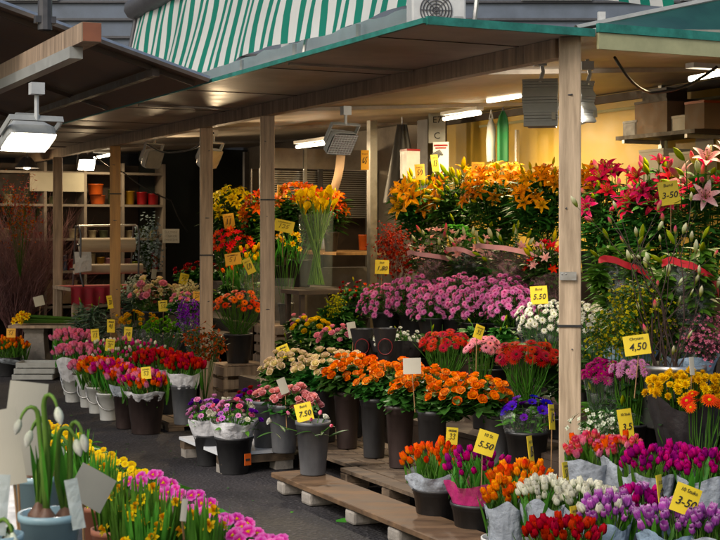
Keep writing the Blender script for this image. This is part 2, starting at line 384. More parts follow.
@cached
def hydrangea(k):
    b = MB()
    for i in range(46):
        z = 1-1.5*(i+.5)/46; f = i*2.39996; r = math.sqrt(max(0, 1-z*z)); d = Vector((r*math.cos(f), r*math.sin(f), z))
        q = toward(d, i); c = d*.052+Z*.04
        for j in range(4): b.petal(j*1.5708, .017, .016, 72, 92, .001, 0, 2, .1, 'wide', q=q, c=c)
    return b.mesh('bloom', [M[k]])
def leaf(b, p, d, L, W, droop=.4, m=0, n=4, fold=.25):
    d = Vector(d).normalized(); side = d.cross(Z)
    side = side.normalized() if side.length > .05 else Vector((1, 0, 0))
    rows = []; ts = []; q = Vector(p)
    side = Matrix.Rotation(rnd.uniform(-.7, .7), 3, d) @ side
    for i in range(n+1):
        x = i/n; w = W/2*max(.04, math.sin(math.pi*(.1+.88*x))**.85)
        up = side.cross(d).normalized()
        rows.append([q-side*w+up*w*fold, q.copy(), q+side*w+up*w*fold]); ts += [x]*3
        d = (d-Z*droop/n).normalized(); q = q+d*L/n
    b.grid(rows, ts, m)
# ---------------------------------------------------------------- buckets, wraps, bunches
BK = {'black': ('black', 'black'), 'grey': ('grey_b', 'grey'), 'brown': ('brown_b', 'dark brown'), 'white': ('white_b', 'white'), 'green': ('green_b', 'green'), 'blue': ('blue_b', 'pale blue')}
_bk = {}
def bucket(kind, base, r, h, label, handle=False):
    key = (kind, round(r, 3), round(h, 3))
    if key not in _bk:
        b = MB(); k = r*.74
        b.lathe([(.001, .004), (k*.96, .0), (k, .006), (k*1.06, h*.28), (k*1.075, h*.285), (r*.95, h*.86), (r*.98, h*.862), (r*.985, h*.93), (r*1.03, h*.935), (r*1.03, h), (r*.96, h), (r*.93, h*.9), (k*.9, h*.2), (.001, h*.19)], 28)
        w = MB(); w.lathe([(r*.9, h*.8), (.002, h*.8)], 20)
        hm = None
        if handle:
            hm = MB(); hm.tube([Vector((r*1.05*math.cos(a), r*1.0*math.sin(a)*.98, h*.9-abs(math.sin(a))*h*.5)) for a in [math.pi*1.0+math.pi*j/10 for j in range(11)]], .005, 5)
            hm = hm.mesh('handle', M['metal'])
        _bk[key] = (b.mesh('pail', M[BK[kind][0]]), w.mesh('water', M['leaf_dark']), hm)
    me, wa, hm = _bk[key]
    t = thing('flower_bucket', label, 'bucket', base, 'buckets holding the flowers'); t.rotation_euler.z = rnd.uniform(-.3, .3) if handle else rnd.uniform(0, 6)
    link('pail', me, t)
    if hm: link('handle', hm, t)
    return t
def wrap(root, neck, top, r0, r1, m, ruff=.12, name='wrapping', seg=72, ribbon=None, split=0.):
    """crumpled sleeve of paper or film from the neck up to the flowers"""
    neck = Vector(neck); top = Vector(top); rows = []; ts = []; ax = (top-neck); L = ax.length; q = toward(ax)
    sd = rnd.uniform(0, 50); sl = rnd.uniform(.12, .2) if ribbon else 0; am_ = .04 if ribbon else .1
    if ribbon: ruff *= .5
    def rad(x, a): return (r0+(r1-r0)*(x**.85))*(1+ruff*(.35+x)*(noise.noise(Vector((math.cos(a)*2.2, math.sin(a)*2.2, x*1.3+sd)))*1.1+.5*noise.noise(Vector((math.cos(a)*6, math.sin(a)*6, x*2+sd)))+.28*noise.noise(Vector((math.cos(a)*15, math.sin(a)*15, x*7+sd)))))
    for i in range(15):
        x = i/14; row = []
        for j in range(seg):
            a = 6.2832*j/seg
            lift = (am_*noise.noise(Vector((math.cos(a)*1.5+9, math.sin(a)*1.5, sd)))+am_*.5*math.cos(4*a+sd)*(0 if ribbon else 1)+sl*math.cos(a-.5))*L*x*x
            row.append(neck+q @ Vector((rad(x, a)*math.cos(a), rad(x, a)*math.sin(a), L*x+lift)))
        rows.append(row); ts += [x]*seg
    b = MB(); b.grid(rows, ts, 0, True); b.build(name, [M[m]], root, smooth=True)
    if ribbon:
        b = MB(); rr = rows[12]; r8 = rows[14]; rb = []
        for j in range(seg+1):
            j = j % seg; c = neck+ax
            o = (r8[j]-c); o.z *= .2; o = o.normalized()*.022
            e_ = (r8[j]-rr[j]).normalized(); rb.append([r8[j]+o-e_*.024, r8[j]+o+e_*.014])
        b.grid(rb); b.build('ribbon', [M[ribbon]], root, smooth=True)
K = {}
def kind(key, name, cat, meshes, d, up=.5, cam=.2, cover=1., leaves=(40, .1, .03, 'leaf', 'side'), bname='bloom', stem=.0028, stemmat='stem', group=None, bs=1., nmax=90, low=-.25):
    K[key] = dict(name=name, cat=cat, meshes=meshes, d=d, up=up, cam=cam, cover=cover, leaves=leaves, bname=bname, stem=stem, stemmat=stemmat, group=group or cat, bs=bs, nmax=nmax, low=low)
def tulk(key, *cols): kind(key, 'tulip_bunch', 'tulips', [tulip(c, o) for c in cols for o in (0, 1, 3, 0, 3, 2)], .038, up=1.7, cam=.3, cover=.8, leaves=(60, .17, .026, 'leaf_light', 'up'), stemmat='pale_stem', group='bunches of tulips', bs=.75, nmax=64, low=.0)
for key, cols in {'tp': ('tul_pink', 'tul_softpink', 'tul_pink', 'tul_coral'), 'tm': ('tul_mag', 'tul_mag', 'tul_purple'), 'to': ('tul_orange', 'tul_orange', 'tul_coral'), 'tw': ('tul_white',), 'tr': ('tul_red',), 'tl': ('tul_lilac', 'tul_lilac', 'tul_white'), 'tv': ('tul_lilac',), 'tc': ('tul_coral',), 'ts': ('tul_softpink',), 'tx': ('tul_softpink', 'tul_coral', 'tul_mag'), 'ty': ('tul_yellow',), 'tmix': ('tul_mag', 'tul_lilac', 'tul_purple')}.items(): tulk(key, *cols)
def rosk(key, *cols, **k): kind(key, 'rose_bunch', 'roses', [rose(c, o) for c in cols for o in (0, 1, 2)], .062, up=1.3, cam=.75, cover=1.6, leaves=(300, .085, .052, 'leaf', 'side'), group='bunches of roses', bs=.8, nmax=64, low=-.05, **k)
rosk('ro', 'rose_orange', 'rose_orange', 'rose_peach'); rosk('rc', 'rose_cream'); rosk('rp', 'rose_pink'); rosk('rb', 'rose_blush'); rosk('ry', 'rose_yellow'); rosk('rr', 'rose_red')
def mumk(key, *cols, eye='eye_green', **k):
    a = dict(up=.55, cam=.5, cover=1.3, leaves=(60, .06, .03, 'leaf_dark', 'side'), group='bunches of chrysanthemums', nmax=100, low=-.35); a.update(k)
    kind(key, 'chrysanthemum_bunch', 'chrysanthemums', [daisy(c, eye, o) for c in cols for o in (0, 1, 2)], .058, **a)
mumk('mp', 'mum_pink', eye='mum_mag'); mumk('mw', 'mum_white', bs=.85); mumk('mm', 'mum_mag', bs=.85); mumk('ml', 'mum_lilac', bs=.75)
kind('py', 'chrysanthemum_bunch', 'chrysanthemums', [pompon('pom_yellow', o) for o in (0, 1)], .044, up=.6, cam=.5, cover=1.2, leaves=(40, .06, .03, 'leaf_dark', 'side'), group='bunches of chrysanthemums', nmax=70)
kind('pg', 'chrysanthemum_bunch', 'chrysanthemums', [pompon('pom_green', o) for o in (0, 1)], .044, up=.6, cam=.5, cover=1.2, leaves=(40, .06, .03, 'leaf_dark', 'side'), group='bunches of chrysanthemums', nmax=70)
kind('pd', 'chrysanthemum_bunch', 'chrysanthemums', [pompon('pom_gold', o) for o in (0, 1)], .044, up=.6, cam=.5, cover=1.2, leaves=(40, .06, .03, 'leaf_dark', 'side'), group='bunches of chrysanthemums', nmax=70)
def gerk(key, *cols, eye='eye_dark', n=44): kind(key, 'gerbera_bunch', 'gerberas', [gerbera(c, eye, o) for c in cols for o in (0, 1)], .09, up=.9, cam=.7, cover=1.15, leaves=(30, .3, .006, 'stem', 'up0'), group='bunches of gerberas', bs=.8, nmax=n, low=-.05)
gerk('gr', 'ger_red'); gerk('go', 'ger_orange'); gerk('gb', 'ger_bi', eye='eye_yellow', n=12); gerk('gp', 'ger_pink', 'ger_pink', 'ger_orange')
def lilk(key, *ms, cover=.95, n=40, cat='lilies', **k):
    a = dict(up=.5, cam=.75, cover=cover, leaves=(380, .15, .03, 'leaf', 'side'), group='bunches of lilies', nmax=n, low=-.35); a.update(k)
    kind(key, 'lily_bunch', cat, list(ms), .15, **a)
lilk('lo', *[lily('lily_orange', o) for o in (0, 1, 2)], lily('lily_gold', 0), bud('bud_yellow'), bud('bud_yellow', 1), bs=.82, n=64)
lilk('lg', bud('bud_yellow', 1), bud('bud_green', 1), bud('bud_yellow', 0), bud('bud_green', 0), bud('bud_yellow', 1), lily('lily_orange', 1), cover=1.9, bs=1.3, n=60)
lilk('lgc', bud('bud_green', 1), bud('bud_yellow', 1), bud('bud_yellow', 0), bud('bud_green', 0), bud('bud_yellow', 1), lily('lily_gold', 1), cover=2.0, n=60, bs=1.25)
lilk('lp', lily('lily_pink', 0), lily('lily_red', 1), lily('lily_pink', 2), lily('lily_red', 0), bud('bud_pink', 1), bud('bud_pink', 1), bud('bud_green', 1), cover=1.3, bs=1.0, n=40)
lilk('lw', bud('bud_pink', 1), bud('bud_pink', 1), bud('bud_white', 1), lily('lily_pale', 1), bud('bud_green', 1), lily('lily_pink', 1), cover=1.4, bs=1.1, n=34, leaves=(200, .15, .03, 'leaf', 'side'))
lilk('ly', lily('lily_yellow', 0), lily('lily_yellow', 2), bud('bud_yellow', 1), bs=.75, n=50)
lilk('lc', lily('lily_coral', 0), lily('lily_coral', 2), lily('lily_coral', 1), bud('bud_yellow', 1), bs=.72, n=50)
def alsk(key, *cols, **k): kind(key, 'alstroemeria_bunch', 'alstroemeria', [alstro(c, o) for c in cols for o in (0, 1)], .06, up=.6, cam=.6, cover=1.2, leaves=(80, .08, .018, 'leaf', 'side'), group='bunches of alstroemeria', nmax=60, **k)
alsk('ar', 'als_red'); alsk('ap', 'als_pink', bs=.7)
def bouq(key, *ms, n=24, cover=.5, leaves=(240, .085, .028, 'leaf', 'side'), **k): kind(key, 'mixed_bouquet', 'bouquet', list(ms), .06, up=.7, cam=.5, cover=cover, leaves=leaves, group='mixed bouquets', nmax=n, low=-.2, **k)
bouq('bp', alstro('als_pink'), alstro('als_pink', 1), bud('bud_white'), bud('bud_pink'))
bouq('bg', bud('bud_green'), bud('bud_white', 1), alstro('als_pink'), n=20, cover=.4)
bouq('bc', alstro('als_red'), alstro('als_pink', 1), bud('bud_yellow'), n=20)
bouq('bl', bud('bud_green'), n=6, cover=.1, leaves=(420, .1, .034, 'leaf_light', 'side'))
bouq('bs', alstro('als_red'), bud('bud_yellow'), rose('rose_red'), alstro('rose_blush'), n=30, cover=.8)
kind('an', 'anemone_bunch', 'anemones', [anemone('ane_blue'), anemone('ane_purple')], .06, up=1., cam=.5, cover=.55, leaves=(130, .06, .02, 'leaf_light', 'side'), group='bunches of anemones', bs=.85, nmax=16)
kind('hy', 'hyacinth_bunch', 'hyacinths', [hyacinth('hya_pink'), hyacinth('hya_purple'), hyacinth('hya_pink')], .055, up=1.4, cam=.2, cover=.8, leaves=(40, .16, .022, 'leaf_light', 'up'), group='bunches of hyacinths', bs=.8, nmax=20, low=0)
kind('hp', 'hyacinth_bunch', 'hyacinths', [hyacinth('hya_pink')], .055, up=1.4, cam=.2, cover=.8, leaves=(40, .16, .022, 'leaf_light', 'up'), group='bunches of hyacinths', bs=.75, nmax=20, low=0)
kind('ham', 'ranunculus_bunch', 'ranunculus', [rose('tul_mag'), rose('ane_purple'), rose('rose_red')], .07, up=1., cam=.5, cover=.9, leaves=(80, .07, .025, 'leaf', 'side'), group='bunches of ranunculus', bs=.6, nmax=30)
kind('hd', 'carnation_bunch', 'carnations', [pompon('hydr'), rose('rose_cream'), rose('rose_blush', 1)], .07, up=.8, cam=.5, cover=1.4, leaves=(40, .1, .06, 'leaf', 'side'), group='bunches of carnations', bs=1.15, nmax=44)
kind('ca', 'calla_bunch', 'calla lilies', [calla('calla')], .08, up=1., cam=.3, cover=.7, leaves=(0, .1, .03, 'leaf', 'side'), group='bunches of calla lilies', bs=1., nmax=11, low=0, stem=.006, stemmat='stem')
kind('da', 'daffodil_bunch', 'daffodils', [daffodil()], .07, up=.4, cam=.9, cover=.7, leaves=(50, .2, .012, 'leaf_light', 'up'), group='bunches of daffodils', nmax=20)
kind('sn', 'lisianthus_bunch', 'lisianthus', [rose('white'), tulip('tul_softpink', 0)], .06, up=.5, cam=.4, cover=.25, leaves=(16, .1, .02, 'leaf', 'side'), group='bunches of lisianthus', bs=.6, nmax=6)
kind('mx', 'sweet_pea_bunch', 'sweet peas', [rose('tul_softpink'), rose('ane_purple'), anemone('hya_pink'), rose('hya_pink', 1), anemone('tul_lilac'), rose('tul_white')], .06, up=1., cam=.4, cover=1.2, leaves=(60, .07, .02, 'leaf_light', 'side'), group='bunches of sweet peas', bs=.6, nmax=44)
kind('red_tips', 'tulip_bunch', 'tulips', [tulip('tul_softpink'), tulip('tul_white'), tulip('tul_mag')], .04, up=1.6, cam=.1, cover=.3, leaves=(80, .15, .02, 'leaf_light', 'up'), group='bunches of tulips', bs=.6, nmax=24, low=0)
kind('fern', 'foliage_bunch', 'greenery', [bud('bud_green')], .05, up=.8, cam=.3, cover=.1, leaves=(300, .14, .016, 'leaf_grey', 'side'), group='bunches of greenery', nmax=6, bs=.6)
def B(label, kd, px, py, w, h, Y=None, v=None, n=None, bk='black', hb=.3, rb=None, z0=None, wr=None, lean=0., depth=.72, wtop=.55, ribbon=None, wr1=1.0, lf=1., bs=None, hd=False, blabel=None, base=None, wr0=None, neckx=0.):
    k = K[kd]; c = FV(px, py, v) if v is not None else PX(px, py, Y); s = c.y/FPX; w = w*s; h = h*s
    rx = w/2; ry = rx*depth; rz = .6*h; C = c-Z*(.16*h)
    bs = bs or k['bs']
    if z0 is None: z0 = shelf(v) if v is not None else 0.
    if base is not None: foot = Vector((base[0], base[1], z0))
    else: foot = Vector((C.x, C.y, z0))-CD*0-Vector((0, 0, 0))
    foot = foot+Vector((neckx, 0, 0))
    foot.x -= lean*CD.x; foot.y -= lean*CD.y
    rb = rb or min(.13, max(.075, rx*.62))
    nz = z0+hb*.86 if bk else z0+.02
    neck = Vector((foot.x, foot.y, nz))
    root = thing(k['name'], label, k['cat'], (foot.x, foot.y, z0+(.012 if not bk else hb*.2)), k['group'])
    base_m = root.matrix_basis.translation.copy(); base_m = Vector(root.location)
    ar = math.pi*rx*ry+math.pi*(rx+ry)*rz*.7
    if n is None: n = int(max(5, min(k['nmax'], k['cover']*ar/((k['d']*bs)**2*.8))))
    sb = MB(); lb = MB(); pts = []
    for i in range(n):
        zz = 1-(1-k['low'])*(i+.5)/n; f = i*2.39996+rnd.uniform(-.3, .3); rr = math.sqrt(max(0, 1-zz*zz)); q = rnd.uniform(.72, 1.1)
        o = Vector((rx*rr*math.cos(f), ry*rr*math.sin(f), rz*zz))*q
        p = C+o; nn = Vector((o.x/rx, o.y/ry, max(-.1, zz)*.8)).normalized()
        d = (nn+Z*k['up']+CD*k['cam']+Vector((rnd.uniform(-.28, .28), rnd.uniform(-.28, .28), rnd.uniform(-.2, .2)))).normalized()
        me = k['meshes'][rnd.randrange(len(k['meshes']))]; z = bs*rnd.uniform(.76, 1.16)
        ob = link(me.name.split('.')[0], me, root)
        mm = Matrix.LocRotScale(p-Vector(root.location), toward(d, rnd.uniform(0, 6.28)).to_quaternion(), Vector((z, z, z)))
        ob.matrix_basis = mm
        nk = neck+Vector((rnd.uniform(-.4, .4)*rb, rnd.uniform(-.4, .4)*rb, -.04))
        mid = nk.lerp(p, .6)+Vector((o.x*.12, o.y*.12, 0))+Z*.0
        sb.tube([nk, mid, p-d*.02, p+d*.003], k['stem'], 4); pts.append((nk, mid, p))
    L = k['leaves']; nl = int(L[0]*lf*min(1.8, max(.5, ar/.12)))
    for i in range(nl):
        nk, mid, p = pts[rnd.randrange(len(pts))]; ll = L[1]*rnd.uniform(.65, 1.25); ww = L[2]*rnd.uniform(.7, 1.25)
        f = rnd.uniform(0, 6.283); out = Vector((math.cos(f), math.sin(f), 0))
        if L[4] == 'up':
            x = rnd.uniform(.72, .98); q = mid.lerp(p, x)-Z*ll*.75
            leaf(lb, q, out*.3+Z, ll, ww, .3, fold=.35)
        elif L[4] == 'up0':
            q = nk.lerp(mid, rnd.uniform(0, .6)); leaf(lb, q, out*.25+(p-nk).normalized(), ll, ww, .2)
        else:
            x = rnd.uniform(.15, 1)**.7; q = (mid.lerp(p, (x-.5)*2) if x > .5 else nk.lerp(mid, x*2))
            if x > .8: q = q-Z*.055
            leaf(lb, q, out+Z*rnd.uniform(-.15, .7)+CD*.2, ll, ww, .5)
    sb.build('stems', [M[k['stemmat']]], root, smooth=True)
    if lb.v: lb.build('leaves', [M[L[3]]], root, smooth=True)
    if wr:
        top = C+Z*(rz*(wtop-.5)); wrap(root, neck-Z*(.05 if bk else 0), top, (wr0 or rb*.72), rx*wr1, wr, ribbon=ribbon)
    if bk: bucket(bk, (foot.x, foot.y, z0), rb, hb, blabel or (BK[bk][1]+' bucket holding the '+label), hd)
    return root
STEP = [(-9, .45, .14, .14), (.1, .55, .30, .28), (.55, 1.0, .48, .46), (1.0, 1.42, .66, .64), (1.42, 1.85, .9, .88), (1.85, 2.4, 1.2, 1.18)]
def shelf(v):
    for a, b, z, _ in STEP[1:]:
        if a <= v < b: return z
    return .14
def spray(name, label, cat, kd_m, c, w, h, dots=400, size=.008, z0=0., stem='stem', leaves=0, lm='leaf', neck=None, group=None, up=0., wr=None, wr1=.8):
    """loose cloud of tiny flowers on thread-like stems (too small and too many to count)"""
    root = thing(name, label, cat, (c.x, c.y, z0), group); rx, rz = w/2, h/2
    neck = neck or Vector((c.x, c.y, z0+.05)); b = MB(); sb = MB(); lb = MB(); hub = []
    for i in range(26):
        while True:
            o = Vector((rnd.uniform(-1, 1), rnd.uniform(-1, 1), rnd.uniform(-1, 1)))
            if .3 < o.length < 1: break
        hub.append(c+Vector((o.x*rx*.85, o.y*rx*.6, o.z*rz*.85)))
        sb.tube([neck, neck.lerp(hub[-1], .6)+Z*.04, hub[-1]], .002, 3)
    for i in range(dots):
        hb_ = hub[rnd.randrange(26)]; o = Vector((rnd.gauss(0, rx*.2), rnd.gauss(0, rx*.18), rnd.gauss(0, rz*.22)))
        p = hb_+o; q = size*rnd.uniform(.6, 1.3); d = (o.normalized()+Z*.6+CD*.4).normalized(); m = toward(d, rnd.uniform(0, 6))
        for j in range(4): b.petal(j*1.57, q*1.4, q*1.3, 50, 70, .0005, 0, 2, .2, 'wide', q=m, c=p)
        if i % 3 == 0: sb.tube([hb_, hb_.lerp(p, .5)+Z*.008, p], .0011, 3)
        if leaves and rnd.random() < leaves:
            leaf(lb, p, Vector((rnd.uniform(-1, 1), rnd.uniform(-1, 1), rnd.uniform(-.3, 1))), rnd.uniform(.03, .07), .013, .4, n=2)
    sb.build('stems', [M[stem]], root, smooth=True); o = b.build('blossom', [M[kd_m]], root, smooth=True); tag(o, kind='stuff')
    if lb.v: lb.build('leaves', [M[lm]], root, smooth=True)
    if wr: wrap(root, neck, c, .05, rx*wr1, wr)
    return root
def twigs(name, label, cat, foot, h, spread, n, m='twig_red', depth=3, r=.006, lean=(0, 0, 0), buds=None, nb=2, group=None):
    root = thing(name, label, cat, foot, group); b = MB(); tips = []
    def grow(p, d, L, r, k):
        pts = [p]; q = p
        for i in range(4):
            d = (d+Vector((rnd.gauss(0, .12), rnd.gauss(0, .12), rnd.gauss(.03, .07)))).normalized(); q = q+d*L/4; pts.append(q)
        b.tube(pts, [r*(1-.14*i) for i in range(5)], 5 if k == depth else 3)
        if k <= 1: tips.append((q, d)); 
        if k:
            for j in range(nb+(k == depth)):
                e = pts[rnd.randrange(1, 5)]
                grow(e, (d+Vector((rnd.gauss(0, .45), rnd.gauss(0, .45), rnd.uniform(-.05, .5)))).normalized(), L*rnd.uniform(.45, .75), r*.55, k-1)
    for i in range(n):
        a = rnd.uniform(0, 6.283); d = (Vector((math.cos(a), math.sin(a), 0))*rnd.uniform(.1, spread)+Z+Vector(lean)).normalized()
        grow(Vector(foot)+Vector((rnd.uniform(-.05, .05), rnd.uniform(-.05, .05), 0)), d, h*rnd.uniform(.5, .7), r, depth)
    b.build('branches', [M[m]], root, smooth=True)
    if buds:
        me, s, cnt = buds
        for q, d in rnd.sample(tips, min(cnt, len(tips))):
            z = s*rnd.uniform(.7, 1.2); o = link('bud', me[rnd.randrange(len(me))], root)
            o.matrix_basis = Matrix.LocRotScale(q-Vector(foot), toward(d+Z*.5, rnd.uniform(0, 6)).to_quaternion(), Vector((z, z, z)))
    return root
# ---------------------------------------------------------------- writing and price cards
_tx = {}
def textmesh(s, size, shear=.25, bold=.0, m='ink'):
    k = (s, round(size, 4), shear, bold, m)
    if k not in _tx:
        cu = bpy.data.curves.new('writing', 'FONT'); cu.body = s; cu.size = size; cu.shear = shear; cu.align_x = 'CENTER'; cu.align_y = 'CENTER'; cu.extrude = .0006; cu.offset = bold*.3; cu.space_line = .8; cu.resolution_u = 3
        o = bpy.data.objects.new('writing', cu); COL.objects.link(o); dg = bpy.context.evaluated_depsgraph_get()
        me = bpy.data.meshes.new_from_object(o.evaluated_get(dg)); bpy.data.objects.remove(o); me.materials.clear(); me.materials.append(M[m]); _tx[k] = me
    return _tx[k]
def scribble(b, c, w, lines, size, rz=0.):
    """illegible handwriting: short loops, hooks and strokes of a pen"""
    q = Matrix.Rotation(rz, 3, 'Z')
    for k in range(lines):
        n = max(2, int(w/size/.62)); st = w/n
        for i in range(n):
            x0 = -w/2+st*(i+.5); g = rnd.randrange(4); h = size*rnd.uniform(.7, 1); ww = st*.36; a0 = rnd.uniform(0, 6)
            if g == 0: P = [(.1*ww, .5*h), (0, 0), (-.2*ww, -.5*h)]
            elif g == 1: P = [(ww*math.cos(a0+t*.8), .45*h*math.sin(a0+t*.8)) for t in range(7)]
            elif g == 2: P = [(-ww, .35*h), (0, .5*h), (ww*.9, .3*h), (0, 0), (ww, -.25*h), (0, -.5*h), (-ww, -.35*h)]
            else: P = [(ww, .5*h), (-ww*.5, .45*h), (-ww*.6, .05*h), (ww*.8, -.1*h), (ww*.4, -.45*h), (-ww*.8, -.4*h)]
            b.tube([c+q @ Vector((x0+x+z*.2, 0, z-k*size*1.7)) for x, z in P], max(.0009, size*.045), 4)
def card(label, px, py, wp, hp, Y=None, v=None, big='', small='', yaw=0, roll=0, m='yellow_card', stick=.22, name='price_card', lean=-8, curl=.06, scr=0):
    c = FV(px, py, v) if v is not None else PX(px, py, Y); s = c.y/FPX; w = wp*s; h = hp*s
    if abs(yaw) > 40: w = w/math.cos(R(yaw))
    q = (Matrix.Rotation(R(yaw), 3, 'Z') @ Matrix.Rotation(R(roll), 3, 'Y') @ Matrix.Rotation(R(lean), 3, 'X'))
    t = thing(name, label, 'price card' if big or name == 'price_card' else 'card', c, 'price cards stuck among the flowers')
    b = MB(); rows = []
    for i in range(9):
        x = i/8-.5; rows.append([q @ Vector((x*w, y+curl*w*x*x*2, zz*h/2)) for y, zz in ((-.0012, -1), (-.0012, 1), (.0012, 1), (.0012, -1))])
    b.grid([[p+c for p in r] for r in rows], close=True); b.v; b.f.append([0, 1, 2, 3]); b.f.append([35, 34, 33, 32]); b.mi += [0, 0]
    b.build('card', [M[m]], t)
    if stick:
        a = q @ Vector((0, .004, h*.1)); e = q @ Vector((0, .006, -h/2)); b = MB()
        b.tube([c+a, c+e, c+e-Z*stick+Vector((rnd.uniform(-.02, .02), .03, 0))], .0028, 5, cap=True); b.build('stick', [M['stick']], t)
    tw = q @ Vector((0, 0, 0)); rot = (q @ Matrix.Rotation(R(90), 3, 'X')).to_quaternion()
    if scr:
        b = MB(); scribble(b, Vector((0, -.004, h*.3)), w*.7, 1, h*.1); scribble(b, Vector((0, -.004, -h*.02)), w*.55, 1, h*.42); b.v = [c+q @ p for p in b.v]; b.build('handwriting', [M['ink']], t)
    if big:
        sz = min(h*.5, w/max(2, len(big))*1.75)
        o = link('writing', textmesh(big, sz, bold=sz*.022), t)
        o.matrix_basis = Matrix.LocRotScale(q @ Vector((0, -.004-.0, -h*.1)), rot, Vector((1, 1, 1)))
    if small:
        o = link('writing', textmesh(small, min(h*.19, w/len(small)*1.6), .15), t)
        o.matrix_basis = Matrix.LocRotScale(q @ Vector((0, -.004, h*.32)), rot, Vector((1, 1, 1)))
    return t
# ---------------------------------------------------------------- camera, world, light
cam = bpy.data.objects.new('camera', bpy.data.cameras.new('camera')); COL.objects.link(cam); scene.camera = cam
cam.location = (0, 0, CH); cam.rotation_euler = (R(90), 0, 0)
cam.data.sensor_width = 36; cam.data.lens = 36*FPX/720; cam.data.shift_y = -(270-HY)/720; cam.data.clip_end = 400; cam.data.clip_start = .05
cam.data.dof.use_dof = True; cam.data.dof.focus_distance = 7.6; cam.data.dof.aperture_fstop = 13
world = bpy.data.worlds.new('World'); scene.world = world; world.use_nodes = True
wn = world.node_tree.nodes; bg = wn['Background']; sky = wn.new('ShaderNodeTexSky'); sky.sky_type = 'NISHITA'; sky.sun_disc = False
SUN_EL, SUN_AZ = R(42), R(215)
sky.sun_elevation = SUN_EL; sky.sun_rotation = SUN_AZ; sky.air_density = 1.6; sky.dust_density = 4
world.node_tree.links.new(sky.outputs[0], bg.inputs[0]); bg.inputs[1].default_value = .105
sl = bpy.data.lights.new('sun', 'SUN'); sl.energy = .95; sl.angle = R(25); sl.color = (1, .99, .97); so = bpy.data.objects.new('sun', sl); COL.objects.link(so)
sd = Vector((math.sin(SUN_AZ)*math.cos(SUN_EL), math.cos(SUN_AZ)*math.cos(SUN_EL), math.sin(SUN_EL)))
so.rotation_euler = (-sd).to_track_quat('-Z', 'Y').to_euler()
vs = scene.view_settings; vs.view_transform = 'Standard'; vs.look = 'None'; vs.exposure = 0.36; vs.gamma = 1; vs.use_curve_mapping = False
scene.cycles.max_bounces = 8; scene.cycles.transparent_max_bounces = 24; scene.cycles.use_denoising = True; scene.cycles.sample_clamp_indirect = 4
def lampl(kind, loc, e, col, aim=None, size=.1, spot=100):
    l = bpy.data.lights.new('light', kind); l.energy = e; l.color = col
    if kind == 'SPOT': l.spot_size = R(spot); l.spot_blend = .6; l.shadow_soft_size = size
    elif kind == 'AREA': l.shape = 'RECTANGLE'; l.size = size[0]; l.size_y = size[1]
    else: l.shadow_soft_size = size
    o = bpy.data.objects.new('lamp_light', l); COL.objects.link(o); o.location = loc
    if aim is not None: o.rotation_euler = (Vector(aim)-Vector(loc)).to_track_quat('-Z', 'Y').to_euler()
    return o
WARM = (1, .73, .42); NEUT = (1, .88, .7)
# ---------------------------------------------------------------- ground
b = MB(); b.grid([[(-70, -20, 0), (70, -20, 0)], [(-70, 120, 0), (70, 120, 0)]]); tag(b.build('ground', [M['asphalt']]), kind='structure')
# ---------------------------------------------------------------- the stall
stall = thing('flower_stall', 'open fronted flower stall with brown canopy on timber posts and teal painted edge', 'market stall', P0)
def sbox(b, u0, u1, v0, v1, z0, z1, m=0): b.box(S((u0+u1)/2, (v0+v1)/2, (z0+z1)/2), (v1-v0, u1-u0, z1-z0), YAW, m)
U0, U1, VA = -.12, 13.8, -.91
b = MB(); sbox(b, U0, U1, VA, .03, 2.5, 2.518)
b.build('canopy_roof', [M['laminate']], stall)
INZ = lambda v: 2.5+.18*(v-.03)/3.0
b = MB(); b.grid([[S(u, .031, 2.5), S(u, 3.3, INZ(3.3)), S(u, 3.3, INZ(3.3)+.03), S(u, .031, 2.53)] for u in (U0, U1)], close=True); b.f += [[0, 1, 2, 3], [7, 6, 5, 4]]; b.mi += [0, 0]; b.build('inner_roof', [M['laminate']], stall)
b = MB(); sbox(b, U0-.012, U1, VA-.022, VA, 2.496, 2.522); b.build('fascia', [M['teal']], stall)
b = MB(); sbox(b, U0-.024, U0, VA-.002, .055, 2.49, 2.53); b.build('fascia', [M['teal']], stall)
b = MB(); sbox(b, U0-.03, U0-.002, .075, 3.3, 2.515, 2.56); b.build('fascia', [M['teal']], stall)
b = MB(); sbox(b, U0-.022, U0-.004, .078, 3.3, 2.43, 2.513); b.build('fascia_board', [M['cream_p']], stall)
for v0, v1, z0, mm in ((-.05, .03, 2.4, 'wood_grey'),):
    b = MB(); sbox(b, .062, U1-.1, v0, v1, z0, 2.498); b.build('beam', [M[mm]], stall)
for u in (1.6, 4.6, 7.2, 10.2):
    b = MB(); sbox(b, u, u+.03, VA+.03, -.055, 2.485, 2.499); b.build('batten', [M['laminate']], stall); b = MB(); b.grid([[S(u_, .035, 2.47), S(u_, 3.0, INZ(3.)-.03), S(u_, 3., INZ(3.)-.001), S(u_, .035, 2.499)] for u_ in (u, u+.045)], close=True); b.f += [[0, 1, 2, 3], [7, 6, 5, 4]]; b.mi += [0, 0]; b.build('batten', [M['laminate']], stall)
for u in [1.5*k+.4 for k in range(9)]:
    b = MB(); sbox(b, u, u+.007, VA+.01, -.055, 2.4965, 2.4995); b.build('panel_joint', [M['wood_dark']], stall)
for u, z in ((0, 1.02), (4.1, 1.75), (5.5, 1.3), (8.33, 1.9)):
    b = MB(); rz_ = R(-9) if u == 0 else YAW-.33; b.box(S(u, 0, z), (.124, .114, .012), rz_); b.build('cable_tie', [M['black']], stall)
    b = MB(); q_ = Matrix.Rotation(rz_, 3, 'Z'); k_ = S(u, 0, 0)
    for dz in (.32, .9, 1.62, 2.2): b.tube([k_+q_ @ Vector((rnd.uniform(-.03, .03), -.045, dz)), k_+q_ @ Vector((rnd.uniform(-.03, .03), -.058, dz+.002))], .004, 6, cap=True)
    b.build('nails', [M['metal_dark']], stall)
